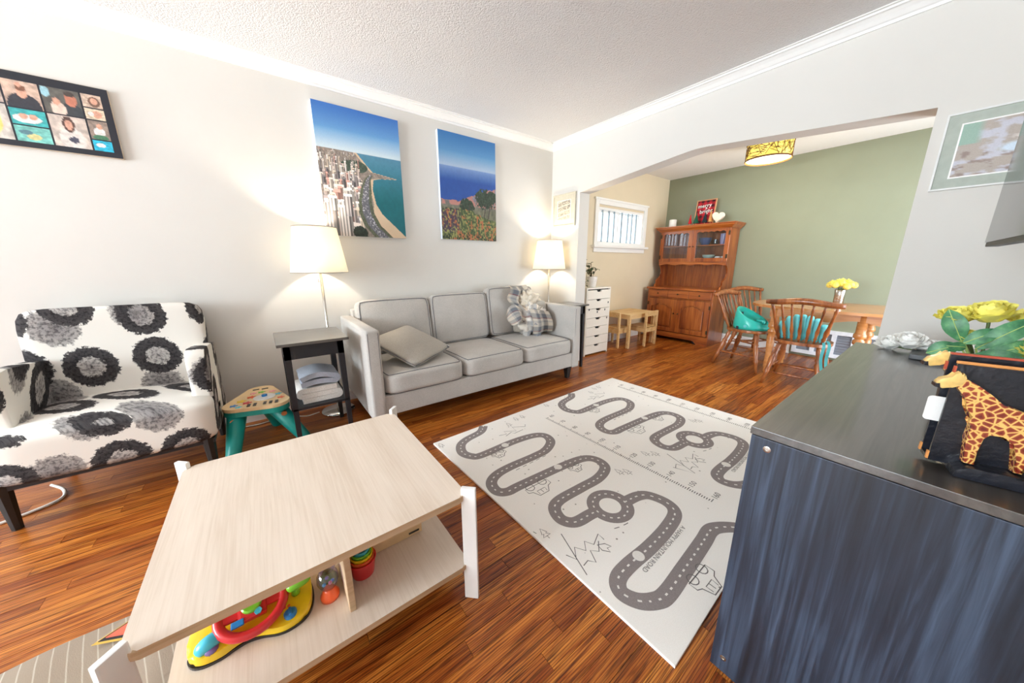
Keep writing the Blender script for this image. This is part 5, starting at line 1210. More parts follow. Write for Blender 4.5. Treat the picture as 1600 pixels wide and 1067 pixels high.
hbox('cabinet_floor', UF+0.01, HB_-0.012, UY0+0.02, UY1-0.02, UZ0, UZ0+0.018); hbox('cabinet_roof', UF+0.01, HB_-0.012, UY0+0.02, UY1-0.02, UZ1-0.02, UZ1); hbox('inner_shelf', UF+0.03, HB_-0.012, UY0+0.02, UY1-0.02, 1.405, 1.42, 0.002, 'maple_red_flat')
# scalloped valance under the doors
sc_ = []
for i in range(49):
    t = i/48; sc_.append((UY0+0.02+(UY1-UY0-0.04)*t, UZ0-0.035+0.018*abs(math.sin(PI*t*4))))
bm = B(); prism(bm, sc_+[(UY1-0.02, UZ0+0.02), (UY0+0.02, UZ0+0.02)], lambda a, b, d: (d, a, b), UF, UF+0.018); obj('valance', bm, 'maple_red_flat', hu)
uw = (UY1-UY0)/2
for k in range(2):
    y0 = UY0+k*uw+0.001; y1 = UY0+(k+1)*uw-0.001; d_ = thing('glazed_door', None, None, (0, 0, 0)); d_.parent = hu; d_.location = Vector((UF, (y0+y1)/2, UZ0))-hu.location
    for n_, q in (('stile', (y0, y0+0.055, UZ0+0.02, UZ1-0.005)), ('stile', (y1-0.055, y1, UZ0+0.02, UZ1-0.005)), ('rail', (y0+0.055, y1-0.055, UZ0+0.02, UZ0+0.07))):
        bm = B(); box(bm, UF-0.012, UF+0.008, q[0], q[1], q[2], q[3], 0.003); obj(n_, bm, 'maple_red', d_)
    ts = [(y0+0.055+(y1-y0-0.11)*i/40, UZ1-0.080+0.016*abs(math.sin(PI*i/40*5))) for i in range(41)]
    bm = B(); prism(bm, ts+[(y1-0.055, UZ1-0.005), (y0+0.055, UZ1-0.005)], lambda a, b, d: (d, a, b), UF-0.012, UF+0.008); obj('rail', bm, 'maple_red_flat', d_)
    bm = B(); box(bm, UF-0.001, UF+0.001, y0+0.05, y1-0.05, UZ0+0.06, UZ1-0.05); obj('pane', bm, 'cabinet_glass', d_)
    knob(UF-0.012, (y1-0.022) if k == 0 else (y0+0.022), 1.40, d_, 0.009)
    for zz in (UZ0+0.09, UZ1-0.10):
        bm = B(); yh = (y0+0.012) if k == 0 else (y1-0.012); box(bm, UF-0.0155, UF-0.011, yh-0.012, yh+0.012, zz-0.028, zz+0.028, 0.001); obj('hinge', bm, 'old_brass', d_)
cr = [(0.0, -0.035), (-0.012, -0.035), (-0.02, -0.02), (-0.05, 0.005), (-0.055, 0.02), (-0.065, 0.025), (-0.065, 0.037), (0.0, 0.037)]
bm = B()
def crown_ring(off, z): return [(UF+off-0.012, UY0+off, z), (HB_, UY0+off, z), (HB_, UY1-off, z), (UF+off-0.012, UY1-off, z)]
rings = [[bm.verts.new(p) for p in crown_ring(o_, UZ1+z_)] for o_, z_ in cr[1:-1]]
for a, b in zip(rings, rings[1:]):
    for k in range(4): bm.faces.new((a[k], a[(k+1) % 4], b[(k+1) % 4], b[k]))
bm.faces.new(rings[0]); bm.faces.new(rings[-1]); obj('cornice', bm, 'maple_red_flat', hu)
HTOP = UZ1+0.0375
# things on top of the hutch
plain('candle_white', S(240, 238, 232), 0.5); plain('heart_white', S(236, 226, 208), 0.8, bump=0.4, bscale=120)
cdl = thing('pillar_candle', 'white pillar candle on top of the hutch near the corner', 'candle', (5.2, 2.745, HTOP))
bm = B(); lathe(bm, [(0.05, 0.001), (0.052, 0.01), (0.052, 0.105), (0.046, 0.11), (0.02, 0.104)], (5.2, 2.745, HTOP), 24); obj('wax', bm, 'candle_white', cdl, True)
bm = B(); rod(bm, (5.2, 2.745, HTOP+0.102), (5.2, 2.745, HTOP+0.115), 0.0015, None, 6); obj('wick', bm, 'toy_black', cdl)
ht = thing('heart_ornament', 'cream white padded heart ornament standing on the hutch', 'ornament', (5.18, 2.10, HTOP))
bm = B(); HP = [(0.0075*16*math.sin(t)**3*0.66, 0.0075*0.66*(13*math.cos(t)-5*math.cos(2*t)-2*math.cos(3*t)-math.cos(4*t))) for t in [2*PI*k/40 for k in range(40)]]
prism(bm, HP, lambda a, b, d: (5.18+d, 2.10+a*math.cos(0.12)-b*math.sin(0.12), HTOP+0.086+b*math.cos(0.12)+a*math.sin(0.12)), -0.02, 0.02, 0.012); smooth_by_angle(obj('heart', bm, 'heart_white', ht), 60)
def _check():
    x = N('buffalo_check'); c = x.coords('Object'); sp = x.n('ShaderNodeSeparateXYZ'); x.l(c, 'Vector', sp, 'Vector')
    def bnd(ax):
        m_ = x.n('ShaderNodeMath', operation='MULTIPLY'); m_.inputs[1].default_value = 14.0; x.l(sp, ax, m_, 0); f_ = x.n('ShaderNodeMath', operation='FRACT'); x.l(m_, 'Value', f_, 0)
        return x.ramp(f_, 'Value', [(0.0, S(190, 30, 46)), (0.5, S(60, 12, 22))], 'CONSTANT')
    mx = x.mix(bnd('Y'), 'Color', bnd('Z'), 'Color', f=0.5); x.t.links.new(mx.outputs[2], x.b.inputs['Base Color']); x.b.inputs['Roughness'].default_value = 0.8
_check(); plain('frame_pine', S(206, 150, 110), 0.6)
sg = thing('christmas_sign', 'red and black checked sign reading merry and bright in wood frame', 'sign', (5.30, 2.345, HTOP+0.003), 0); sg.rotation_euler = (0, math.radians(8), 0)
SW, SH = 0.135, 0.36
bm = B(); frame_bars(bm, -SW, SW, 0.0, SH, 0.012, lambda a, b, c, d: box(bm, -0.008, 0.012, a, b, c, d, 0.001)); obj('frame', bm, 'frame_pine', sg, local=True)
bm = B(); box(bm, 0.0, 0.006, -SW+0.012, SW-0.012, 0.012, SH-0.012); obj('panel', bm, 'buffalo_check', sg, local=True)
TM = Matrix.Rotation(-PI/2, 4, 'Z') @ Matrix.Rotation(PI/2, 4, 'X')
for tx, sz, yy, zz in (('merry', 0.075, 0.018, 0.275), ('&', 0.045, -0.01, 0.238), ('bright', 0.075, -0.012, 0.195)):
    obj('lettering', text_mesh(tx, sz, Matrix.Translation((-0.0035, yy, zz)) @ TM @ Matrix.Rotation(0.06, 4, 'Z'), 0.002), 'white_paint', sg, local=True)
plain('felt_green', S(24, 84, 62), 0.9); plain('felt_navy', S(30, 44, 54), 0.9); plain('gold_tree', S(206, 150, 90), 0.5); plain('felt_red', S(196, 24, 36), 0.9)
def cone_tree(name, label, x, y_, h_, r, m_, tiers=5, trunk='frame_pine'):
    t = thing(name, label, 'ornament', (x, y_, HTOP))
    bm = B(); lathe(bm, [(r*0.55, 0.0005), (r*0.5, 0.012)], (x, y_, HTOP), 14); rod(bm, (x, y_, HTOP+0.01), (x, y_, HTOP+0.035), 0.006, None, 8); obj('stand', bm, trunk, t)
    P = []
    for k in range(tiers):
        z0 = 0.03+(h_-0.03)*k/tiers; rr = r*(1-k/tiers); P += [(rr, z0), (rr*0.72, z0+(h_-0.03)/tiers*0.9)]
    P.append((0.002, h_)); bm = B(); lathe(bm, P, (x, y_, HTOP), 16); obj('tree_cone', bm, m_, t)
cone_tree('toy_tree', 'dark green felt tree ornament before the checked sign', 5.22, 2.41, 0.17, 0.04, 'felt_green')
cone_tree('toy_tree', 'navy felt tree ornament before the checked sign', 5.22, 2.29, 0.17, 0.038, 'felt_navy')
cone_tree('toy_tree', 'golden brown tree ornament between navy tree and heart', 5.20, 2.205, 0.19, 0.034, 'gold_tree', 6)
cone_tree('toy_tree', 'slim red ornament left of the checked sign', 5.22, 2.495, 0.155, 0.026, 'felt_red', 3)
# crockery behind the glass
plain('dish_blue', S(40, 78, 130), 0.25, coat=0.4); plain('dish_mint', S(176, 206, 200), 0.25, coat=0.4); plain('dish_white', S(236, 232, 226), 0.25, coat=0.4); plain('dish_black', S(30, 30, 34), 0.3); plain('dish_lilac', S(140, 140, 186), 0.25, coat=0.4)
glass('drink_glass', (0.9, 0.93, 0.96, 1), 0.12)
def dish(name, label, x, y_, z, prof, m_, cat):
    bm = B(); lathe(bm, prof, (x, y_, z), 24); o = obj(name, bm, m_, None, False, loc=(x, y_, z)); smooth_by_angle(o, 40); return tag(o, label, cat)
S1, S2 = UZ0+0.0185, 1.4205
bowl = lambda r, h_: [(r*0.55, 0), (r*0.9, h_*0.5), (r, h_), (r*0.95, h_), (r*0.84, h_*0.5), (r*0.4, h_*0.15)]
cup = lambda r, h_: [(r*0.85, 0), (r, h_*0.3), (r, h_), (r*0.92, h_), (r*0.9, h_*0.2), (0.004, h_*0.12)]
dish('serving_bowl', 'deep blue serving bowl behind hutch glass on upper shelf', 5.28, 2.27, S2, bowl(0.085, 0.10), 'dish_blue', 'bowl')
dish('serving_bowl', 'pale mint bowl stacked on a black pan in the hutch', 5.27, 2.195, S1+0.042, bowl(0.085, 0.055), 'dish_mint', 'bowl')
dish('baking_dish', 'round black pan under the mint bowl in the hutch', 5.27, 2.195, S1, cup(0.09, 0.041), 'dish_black', 'pan')
dish('drinking_glass', 'small clear glass on the upper hutch shelf beside blue bowl', 5.27, 2.125, S2, cup(0.028, 0.075), 'drink_glass', 'glass')
dish('tall_jar', 'tall lilac jar on the upper hutch shelf by the door hinge', 5.26, 2.02, S2, cup(0.045, 0.145), 'dish_lilac', 'jar')
for yy in (2.065, 1.985): tag(dish('mug', 'x', 5.25, yy, S1, cup(0.036, 0.075), 'dish_white', 'mug'), 'plain white mug on the lower hutch shelf beside the mint bowl', 'mug', 'white mugs in the hutch')
dish('dinner_plates', 'white dinner plate on the lower shelf behind the left glass door', 5.28, 2.66, S1, [(0.07, 0), (0.12, 0.018), (0.118, 0.022), (0.06, 0.006)], 'dish_white', 'plate').name = 'dinner_plate'
# shoes under the hutch
for yy, nm in ((2.02, 'by the hutch side foot'), (2.14, 'under the hutch plinth')):
    sh_ = thing('slipper', 'dark slipper pushed ' + nm, 'shoe', (5.09, yy, 0)); bm = B(); cushion(bm, Matrix.Translation((5.09, yy, 0.008)), 0.10, 0.035, 0.007, 4, 0, 5); obj('sole', bm, 'dish_black', sh_, True)
    bm = B(); cushion(bm, Matrix.Translation((5.05, yy, 0.025)), 0.05, 0.033, 0.016, 3, 0.002, 5); obj('upper', bm, 'felt_navy', sh_, True)

# ------------------------------------------------------------------ dining table and spindle chairs
tb = thing('dining_table', 'oval maple dining table with turned legs and scalloped apron', 'table', (4.53, 0.62, 0))
TBX, TBY, TBZ = 4.53, 0.62, 0.742
def oval(ax, ay, k=2.8, n=56): return [(TBX+ax*math.copysign(abs(math.cos(2*PI*i/n))**(2/k), math.cos(2*PI*i/n)), TBY+ay*math.copysign(abs(math.sin(2*PI*i/n))**(2/k), math.sin(2*PI*i/n))) for i in range(n)]
bm = B(); prism(bm, oval(0.47, 0.68), lambda a, b, d: (a, b, d), TBZ-0.026, TBZ, 0.008); obj('tabletop', bm, 'table_wood', tb)
def apron_pts(a0, a1, zt, zl, n=24): return [(a0+(a1-a0)*i/n, zl+0.035*(0.5-0.5*math.cos(2*PI*i/n*2))) for i in range(n+1)]+[(a1, zt), (a0, zt)]
for xx in (TBX-0.30, TBX+0.285):
    bm = B(); prism(bm, apron_pts(TBY-0.40, TBY+0.45, TBZ-0.026, TBZ-0.13), lambda a, b, d: (d, a, b), xx, xx+0.018); obj('apron', bm, 'table_wood', tb)
for yy in (TBY-0.41, TBY+0.45):
    bm = B(); prism(bm, apron_pts(TBX-0.28, TBX+0.28, TBZ-0.026, TBZ-0.13), lambda a, b, d: (a, d, b), yy, yy+0.018); obj('apron', bm, 'table_wood', tb)
LEGP = [(0, 0.018), (0.03, 0.026), (0.08, 0.02), (0.10, 0.03), (0.30, 0.026), (0.55, 0.040), (0.60, 0.030), (0.62, 0.042), (0.66, 0.042), (0.68, 0.028), (0.70, 0.045), (0.74, 0.045), (0.76, 0.036), (1, 0.036)]
for xx in (TBX-0.27, TBX+0.27):
    for yy in (TBY-0.22, TBY+0.42):
        bm = B(); turned(bm, (xx, yy, 0), (xx, yy, TBZ-0.026), LEGP, 14); obj('leg', bm, 'table_wood', tb, True)

SPIN = [(0, 0.009), (0.10, 0.009), (0.14, 0.014), (0.18, 0.010), (0.32, 0.016), (0.44, 0.011), (0.8, 0.008), (0.86, 0.011), (0.9, 0.008), (1, 0.008)]
CLEG = [(0, 0.013), (0.25, 0.019), (0.3, 0.025), (0.34, 0.018), (0.42, 0.021), (0.6, 0.029), (0.66, 0.020), (0.7, 0.027), (0.74, 0.018), (0.9, 0.020), (1, 0.017)]
def make_chair():
    t = thing('dining_chair', 'x', 'chair')                  # faces local +x
    n = 40; P = []
    for i in range(n):
        a = 2*PI*i/n; ca, sa = math.cos(a), math.sin(a); P.append((0.205*math.copysign(abs(ca)**0.75, ca), (0.215-0.02*(ca < 0)*abs(ca))*math.copysign(abs(sa)**0.75, sa)))
    bm = B(); prism(bm, P, lambda a, b, d: (a, b, d), 0.415, 0.443, 0.009); smooth_by_angle(obj('seat', bm, 'chair_wood', t, local=True), 50)
    for sx, bx in ((1, 0.22), (-1, -0.24)):
        for sy in (-1, 1):
            bm = B(); turned(bm, (bx, sy*0.21, 0), (sx*0.13, sy*0.14, 0.418), CLEG, 10); obj('leg', bm, 'chair_wood', t, True, local=True)
    at_h = lambda sx, sy, z: Vector(((0.22 if sx > 0 else -0.24)*(1-z/0.418)+sx*0.13*z/0.418, sy*(0.21*(1-z/0.418)+0.14*z/0.418), z))
    ST = [(0, 0.007), (0.3, 0.010), (0.5, 0.013), (0.7, 0.010), (1, 0.007)]
    for sy in (-1, 1): bm = B(); turned(bm, at_h(1, sy, 0.16), at_h(-1, sy, 0.16), ST, 8); obj('stretcher', bm, 'chair_wood', t, True, local=True)
    bm = B(); turned(bm, (at_h(1, -1, 0.16)+at_h(-1, -1, 0.16))/2, (at_h(1, 1, 0.16)+at_h(-1, 1, 0.16))/2, ST, 8); obj('stretcher', bm, 'chair_wood', t, True, local=True)
    for sx in (1, -1): bm = B(); turned(bm, at_h(sx, -1, 0.12), at_h(sx, 1, 0.12), ST, 8); obj('stretcher', bm, 'chair_wood', t, True, local=True)
    for k in range(7):
        s_ = (k-3)/3; b0 = Vector((-0.175+0.035*s_*s_, s_*0.155, 0.44)); t0 = Vector((-0.31+0.03*s_*s_, s_*0.225, 0.80))
        bm = B(); turned(bm, b0, t0, SPIN if 0 < k < 6 else [(a, r*1.35) for a, r in SPIN], 8); obj('spindle', bm, 'chair_wood', t, True, local=True)
    pts = []
    for i in range(17):
        s_ = -1+2*i/16; pts.append(Vector((-0.318+0.035*s_*s_, s_*0.265, 0.815+0.012*math.cos(PI*s_)+0.006)))
    bm = B(); sweep(bm, pts, lambda q: 0.018+0.012*math.sin(PI*min(max(q, 0.03), 0.97))**0.5, 10); obj('crest_rail', bm, 'chair_wood', t, True, local=True)
    return t
ch = make_chair()
def seat_at(o, x, y_, deg, label): o.location = (x, y_, 0); o.rotation_euler = (0, 0, math.radians(deg)); o['label'] = label; o['group'] = 'spindle-back dining chairs'
c2 = copy_tree(ch); c3 = copy_tree(ch)
seat_at(ch, 4.10, 0.755, 2, 'spindle-back dining chair with turquoise tie-on back pad')
seat_at(c2, 4.37, 1.28, -97, 'spindle-back dining chair carrying the turquoise booster seat')
seat_at(c3, 5.10, 1.40, -118, 'empty spindle-back dining chair by the green wall near hutch')
plain('booster_teal', S(48, 200, 186), 0.35, var=0.03, coat=0.2); plain('booster_dark', S(40, 44, 48), 0.5); plain('pad_aqua', S(110, 206, 214), 0.7, var=0.05, vscale=12)
# booster seat: moulded tub with high back, low sides, open front
bs = thing('booster_seat', 'turquoise moulded plastic baby booster seat strapped on a dining chair', 'booster seat', (4.36, 1.27, 0.4445), math.radians(-97))
bm = B(); n = 48; ro, ri = [], []
for k in range(n):
    a = 2*PI*k/n; back = 0.5-0.5*math.cos(a); hh = 0.085+0.15*back**1.3-(0.02 if abs(a-0) < 0.5 or abs(a-2*PI) < 0.5 else 0)
    rx, ry = 0.165, 0.165
    for lst, f_, zz in ((ro, 1.0, None), (ri, 0.74, None)):
        ring = []
        if lst is ro: prof = [(1.0, 0.0), (1.02, 0.03), (0.98, hh*0.6), (0.93, hh-0.012), (0.88, hh)]
        else: prof = [(0.80, hh-0.006), (0.72, hh*0.75), (0.66, 0.075), (0.5, 0.062)]
        for q, z in prof: ring.append(bm.verts.new((rx*q*math.cos(a), ry*q*math.sin(a), z)))
        lst.append(ring)
for k in range(n):
    j = (k+1) % n
    A_ = ro[k]+ri[k]; C_ = ro[j]+ri[j]
    for q in range(len(A_)-1): bm.faces.new((A_[q], C_[q], C_[q+1], A_[q+1]))
bm.faces.new([r_[-1] for r_ in ri]); bm.faces.new([r_[0] for r_ in ro]); obj('tub', bm, 'booster_teal', bs, True, local=True)
bm = B(); cushion(bm, Matrix.Translation((0.09, 0, 0.085)), 0.045, 0.02, 0.03, 3, 0, 5); obj('leg_divider', bm, 'booster_teal', bs, True, local=True)
bm = B(); turned(bm, (0.02, -0.166, 0.04), (0.02, -0.172, 0.04), [(0, 0.026), (0.5, 0.026), (1, 0.022)], 18); em_ = obj('side_emblem', bm, 'booster_teal', bs, local=True)
bm = B(); turned(bm, (0.02, -0.172, 0.04), (0.02, -0.1735, 0.04), [(0, 0.015), (1, 0.015)], 18); obj('emblem_disc', bm, 'pad_aqua', em_, local=True)
bm = B(); box(bm, -0.07, -0.05, -0.172, -0.160, 0.0, 0.03, 0.002); box(bm, -0.07, -0.05, 0.160, 0.172, 0.0, 0.03, 0.002); tag(obj('strap', bm, 'booster_dark', bs, local=True), kind='stuff')
bm = B(); box(bm, -0.115, -0.105, -0.03, 0.03, 0.14, 0.17, 0.003); obj('harness_slot', bm, 'booster_dark', bs, local=True)
# ribbed turquoise pad behind the spindles of the near chair
pad = thing('chair_pad', 'pale turquoise ribbed back pad with hanging ties on a dining chair', 'chair pad', (4.10, 0.755, 0.444), math.radians(2))
nr = 7
for k in range(nr):
    s_ = -1+(2*k+1)/nr; hgt = 0.25*math.sqrt(max(0.05, 1-(abs(s_)*0.9)**2.4))+0.01
    M = Matrix.Translation((-0.118-0.05*hgt+0.02*s_*s_, s_*0.175, 0.0005+hgt/2)) @ Matrix.Rotation(math.radians(-17), 4, 'Y')
    bm = B(); cushion(bm, M, 0.030, 0.0275, hgt/2, 4, 0.0, 5); obj('pad_rib', bm, 'pad_aqua', pad, True, local=True)
for yy, dz in ((-0.15, 0.0), (-0.185, -0.02)):
    bm = B(); pts = catmull([(-0.10, yy, 0.03), (-0.20, yy-0.03, 0.0), (-0.215, yy-0.03, -0.12), (-0.20+dz, yy-0.05, -0.24), (-0.18, yy-0.055, -0.30+dz)], 5)
    for a, b in zip(pts, pts[1:]): pass
    V = [[bm.verts.new(p+Vector((0, w, 0))) for w in (-0.011, 0.011)] for p in pts]
    for a, b in zip(V, V[1:]): bm.faces.new((a[0], a[1], b[1], b[0]))
    bmesh.ops.solidify(bm, geom=bm.faces[:], thickness=0.002); obj('tie', bm, 'pad_aqua', pad, local=True)
# vase with yellow chrysanthemums
va = thing('metal_vase', 'silver cylinder vase on the dining table', 'vase', (4.86, 0.675, TBZ))
bm = B(); lathe(bm, [(0.040, 0.0005), (0.042, 0.006), (0.042, 0.09), (0.047, 0.145), (0.045, 0.147), (0.039, 0.09), (0.038, 0.01)], (4.86, 0.675, TBZ), 24); obj('vessel', bm, 'brushed_steel', va, True)
for zz in (0.03, 0.07): bm = B(); sweep(bm, [(4.86+0.0425*math.cos(2*PI*k/24), 0.675+0.0425*math.sin(2*PI*k/24), TBZ+zz) for k in range(24)], 0.002, 6, True); obj('band', bm, 'brushed_steel', va)
mu = thing('flower_bunch', 'dense bunch of yellow chrysanthemums standing in silver vase', 'flowers', (4.86, 0.675, TBZ+0.02))
def mum(c, r, seed):
    rs = random.Random(seed); bm = B(); c = Vector(c); N_ = 70
    for k in range(N_):
        zc = 1-1.5*k/N_; a = k*2.39996; d = Vector((math.sqrt(max(0, 1-zc*zc))*math.cos(a), math.sqrt(max(0, 1-zc*zc))*math.sin(a), zc)); u, w = frame_of(d); L_ = r*rs.uniform(0.85, 1.1)
        b0 = c+d*r*0.3; tip = c+d*L_; mid = c+d*L_*0.75
        q = [bm.verts.new(b0+u*r*0.05), bm.verts.new(mid+u*r*0.16), bm.verts.new(tip), bm.verts.new(mid-u*r*0.16), bm.verts.new(b0-u*r*0.05)]; bm.faces.new(q)
    bmesh.ops.create_icosphere(bm, subdivisions=2, radius=r*0.72, matrix=Matrix.Translation(c)); return bm
for k in range(14):
    a = k*2.4; rr = 0.105*math.sqrt(k/13); c = (4.86+rr*math.cos(a), 0.675+rr*math.sin(a)*1.05, TBZ+0.225-0.045*(rr/0.105)**2); b_ = obj('bloom', mum(c, 0.042, k), 'petal_yellow', mu)
    bm = B(); sweep(bm, [(4.86+0.015*math.cos(a), 0.675+0.015*math.sin(a), TBZ+0.03), (4.86+0.02*math.cos(a), 0.675+0.02*math.sin(a), TBZ+0.158), (c[0], c[1], c[2]-0.02)], 0.0025, 5); obj('stem', bm, 'stem_green', b_)

# ------------------------------------------------------------------ dining ceiling lamp
def _rattan():
    x = N('rattan_glow'); c = x.coords('Object', (1, 1, 1)); nz = x.noise(c, 9, 2, 0.5)
    x.b.inputs['Base Color'].default_value = S(236, 214, 110); x.b.inputs['Roughness'].default_value = 0.7
    r = x.ramp(nz, 'Fac', [(0.35, S(214, 196, 70)), (0.65, S(246, 222, 120))]); x.l(r, 'Color', x.b, 'Emission Color'); x.b.inputs['Emission Strength'].default_value = 0.75
_rattan(); plain('rattan', S(120, 78, 34), 0.7); glow('lamp_diffuser', (1.0, 0.93, 0.80, 1), 2.6)
cl = thing('ceiling_lamp', 'drum ceiling lamp with woven rattan shade over the dining area', 'lamp', (4.42, 1.385, ZC))
LX, LY, LR, LZ0, LZ1 = 4.42, 1.385, 0.20, 2.215, 2.375
bm = B(); lathe(bm, [(0.07, ZC-0.001), (0.07, ZC-0.02), (0.02, ZC-0.03), (0.02, LZ1-0.02)], (LX, LY, 0), 20); obj('ceiling_mount', bm, 'brushed_steel', cl, True)
bm = B(); lathe(bm, [(LR-0.006, LZ0+0.004), (LR-0.006, LZ1-0.004), (LR-0.009, LZ1-0.004), (LR-0.009, LZ0+0.004), (LR-0.006, LZ0+0.004)], (LX, LY, 0), 40, False); sh = obj('shade', bm, 'rattan_glow', cl, True)
bm = B(); rs = random.Random(5)
for k in range(150):
    a0 = rs.uniform(0, 2*PI); da = rs.uniform(-0.5, 0.5); z0 = rs.uniform(LZ0, LZ1); z1 = rs.uniform(LZ0, LZ1)
    sweep(bm, [(LX+(LR-0.002)*math.cos(a0+da*t/5), LY+(LR-0.002)*math.sin(a0+da*t/5), z0+(z1-z0)*t/5) for t in range(6)], 0.0024, 4)
for zz in (LZ0, LZ1):
    for j in range(3): sweep(bm, [(LX+LR*math.cos(2*PI*k/40), LY+LR*math.sin(2*PI*k/40), zz+(j-1)*0.004) for k in range(40)], 0.004, 5, True)
tag(obj('rattan_weave', bm, 'rattan', cl), kind='stuff')
bm = B(); lathe(bm, [(LR-0.012, LZ0+0.006), (LR*0.6, LZ0-0.004), (0.02, LZ0-0.010)], (LX, LY, 0), 36); obj('diffuser', bm, 'lamp_diffuser', cl, True)
bm = B(); lathe(bm, [(0.012, LZ0-0.009), (0.014, LZ0-0.016), (0.004, LZ0-0.028)], (LX, LY, 0), 12); obj('finial', bm, 'brushed_steel', cl, True)
l = bpy.data.lights.new('lamp_light', 'POINT'); l.energy = 16; l.color = (1.0, 0.85, 0.62); l.shadow_soft_size = 0.12
o = bpy.data.objects.new('lamp_light', l); o.location = (0, 0, LZ0-0.10-ZC); COL.objects.link(o); o.parent = cl

# ------------------------------------------------------------------ white drawer unit and plant
plain('laminate_white', S(238, 233, 222), 0.4, var=0.01)
du = thing('drawer_unit', 'tall narrow white drawer unit with seven notched drawers', 'drawers', (3.41, 2.81, 0))
UX0, UX1, UYA, UYB, UH = 3.155, 3.625, 2.645, 2.985, 0.868
for x0, x1 in ((UX0, UX0+0.018), (UX1-0.018, UX1)): bm = B(); box(bm, x0, x1, UYA+0.002, UYB, 0, UH-0.018, 0.001); obj('side_panel', bm, 'laminate_white', du)
bm = B(); box(bm, UX0, UX1, UYA+0.002, UYB, UH-0.018, UH, 0.001); obj('top', bm, 'laminate_white', du)
bm = B(); box(bm, UX0+0.018, UX1-0.018, UYA+0.03, UYB, 0.01, UH-0.018); obj('interior', bm, 'toy_black', du)
zh = (UH-0.018-0.03)/7
for k in range(7):
    z0 = 0.022+k*zh; z1 = z0+zh-0.005; xm = (UX0+UX1)/2; P = [(UX0+0.02, z0), (UX1-0.02, z0), (UX1-0.02, z1)]+[(xm+0.05, z1), (xm+0.03, z1-0.024), (xm-0.03, z1-0.024), (xm-0.05, z1)]+[(UX0+0.02, z1)]
    bm = B(); prism(bm, P, lambda a, b, d: (a, d, b), UYA, UYA+0.018); obj('drawer_front', bm, 'laminate_white', du)
for x_, z_ in ((3.21, 0.60), (3.37, 0.56), (3.58, 0.67), (3.57, 0.47), (3.52, 0.58)):
    bm = B(); lathe(bm, [(0.011, 0), (0.011, 0.001)], (0, 0, 0), 7)
    for v in bm.verts: v.co = Vector((x_+v.co.x*0.9, UYA-0.0008-v.co.z, z_+v.co.y*1.3))
    obj('sticker', bm, 'felt_navy', du)
pp = thing('potted_plant', 'small leafy green plant in a white pot on the drawer unit', 'plant', (3.37, 2.76, UH))
bm = B(); lathe(bm, [(0.052, 0.0005), (0.055, 0.01), (0.072, 0.125), (0.072, 0.132), (0.065, 0.132), (0.06, 0.10), (0.01, 0.10)], (3.37, 2.76, UH), 26); obj('pot', bm, 'dish_white', pp, True)
plain('plant_leaf', S(58, 84, 46), 0.45, var=0.3, vscale=20); plain('plant_stem', S(110, 84, 56), 0.7)
rs = random.Random(9); pc = Vector((3.37, 2.76, UH+0.10))
for k in range(9):
    a = rs.uniform(0, 2*PI); lean = rs.uniform(0.08, 0.20); tip = pc+Vector((lean*math.cos(a)+0.03, lean*0.7*math.sin(a), rs.uniform(0.10, 0.23))); mid = (pc+tip)/2+Vector((0, 0, 0.03)); path = catmull([pc, mid, tip], 5)
    bm = B(); sweep(bm, path, 0.003, 5); st = obj('stem', bm, 'plant_stem', pp, True)
    for j in range(7):
        p = path[min(len(path)-1, 3+j)]; d = Vector((rs.uniform(-1, 1), rs.uniform(-1, 1), rs.uniform(-0.3, 0.7))).normalized(); bm = B(); leaf(bm, p, p+d*rs.uniform(0.035, 0.055), 0.014, Vector((0.1, 0.2, 1)), 0.15, 4); obj('leaf', bm, 'plant_leaf', st, True)
bm = B(); path = catmull([pc, pc+Vector((-0.12, -0.03, 0.08)), pc+Vector((-0.17, -0.05, 0.0)), pc+Vector((-0.18, -0.06, -0.08))], 5); sweep(bm, path, 0.0025, 5); st = obj('stem', bm, 'plant_stem', pp, True)
for j in range(12):
    p = path[3+j]; d = Vector((rs.uniform(-1, 1), rs.uniform(-1, 1), rs.uniform(-0.6, 0.4))).normalized(); bm = B(); leaf(bm, p, p+d*0.04, 0.013, Vector((0.1, 0.2, 1)), 0.15, 4); obj('leaf', bm, 'plant_leaf', st, True)

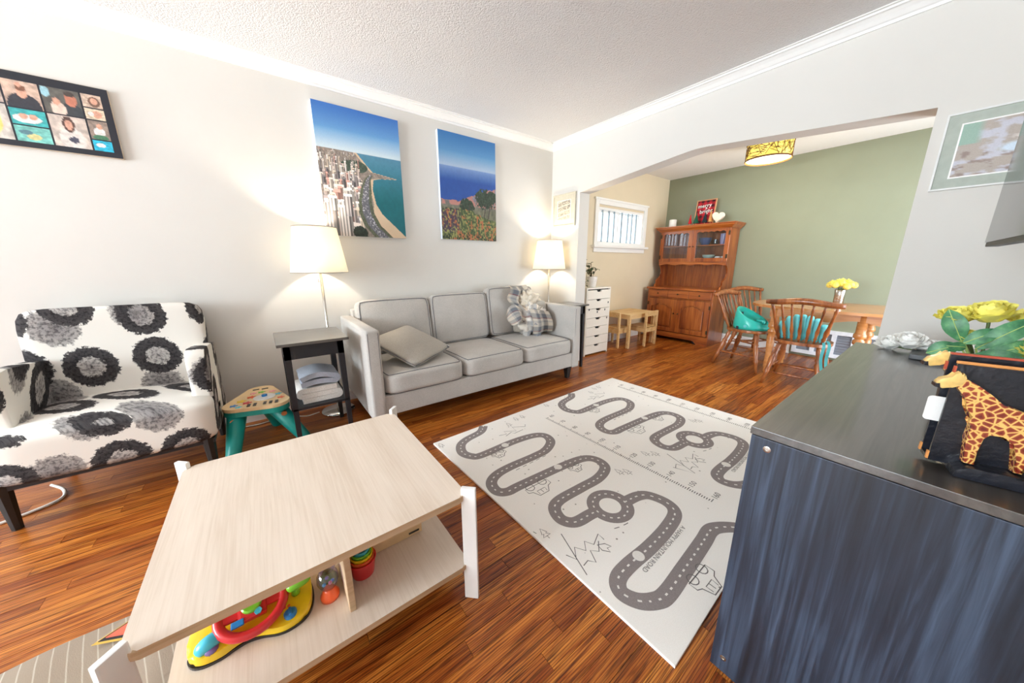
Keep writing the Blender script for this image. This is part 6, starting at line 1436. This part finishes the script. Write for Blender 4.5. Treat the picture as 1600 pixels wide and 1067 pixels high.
# ------------------------------------------------------------------ children's pine table and chairs
wood('pine', S(206, 164, 104), S(226, 190, 134), S(236, 206, 156), axis=0, rough=0.5, freq=1.3, across=40)
kt = thing('kids_table', 'low pine children\'s table beside the white drawer unit', 'table', (4.24, 2.75, 0))
KX0, KX1, KY0, KY1, KZ = 3.955, 4.60, 2.545, 2.985, 0.475
bm = B(); box(bm, KX0, KX1, KY0, KY1, KZ-0.014, KZ, 0.002); obj('tabletop', bm, 'pine', kt)
for a, b, c, d in ((KX0+0.01, KX1-0.01, KY0+0.008, KY0+0.024), (KX0+0.01, KX1-0.01, KY1-0.024, KY1-0.008), (KX0+0.008, KX0+0.024, KY0+0.024, KY1-0.024), (KX1-0.024, KX1-0.008, KY0+0.024, KY1-0.024)):
    bm = B(); box(bm, a, b, c, d, KZ-0.065, KZ-0.014); obj('apron', bm, 'pine', kt)
for xx in (KX0+0.004, KX1-0.042):
    for yy in (KY0+0.004, KY1-0.042): bm = B(); box(bm, xx, xx+0.038, yy, yy+0.038, 0, KZ-0.014, 0.002); obj('leg', bm, 'pine', kt)
def kid_chair():
    t = thing('kids_chair', 'x', 'chair', group='pine children\'s chairs')          # faces local +x
    for sy in (-1, 1):
        bm = B(); box(bm, -0.14, -0.11, sy*0.135-0.014, sy*0.135+0.014, 0, 0.50, 0.002); obj('leg', bm, 'pine', t, local=True)
        bm = B(); box(bm, 0.11, 0.14, sy*0.135-0.014, sy*0.135+0.014, 0, 0.27, 0.002); obj('leg', bm, 'pine', t, local=True)
        bm = B(); box(bm, -0.11, 0.11, sy*0.135-0.009, sy*0.135+0.009, 0.205, 0.265); obj('side_rail', bm, 'pine', t, local=True)
    bm = B(); box(bm, -0.11, 0.145, -0.148, 0.148, 0.27, 0.282, 0.002); obj('seat', bm, 'pine', t, local=True)
    bm = B(); box(bm, -0.134, -0.118, -0.121, 0.121, 0.43, 0.50, 0.002); obj('backrest', bm, 'pine', t, local=True)
    bm = B(); box(bm, -0.134, -0.118, -0.121, 0.121, 0.205, 0.265); obj('rear_rail', bm, 'pine', t, local=True)
    return t
k1 = kid_chair(); k2 = copy_tree(k1)
k1.location = (4.400, 2.615, 0); k1.rotation_euler = (0, 0, PI/2); k1['label'] = 'pine children\'s chair tucked under long side of the low table'
k2.location = (3.995, 2.79, 0); k2.rotation_euler = (0, 0, 0.0); k2['label'] = 'pine children\'s chair between the low table and white drawers'
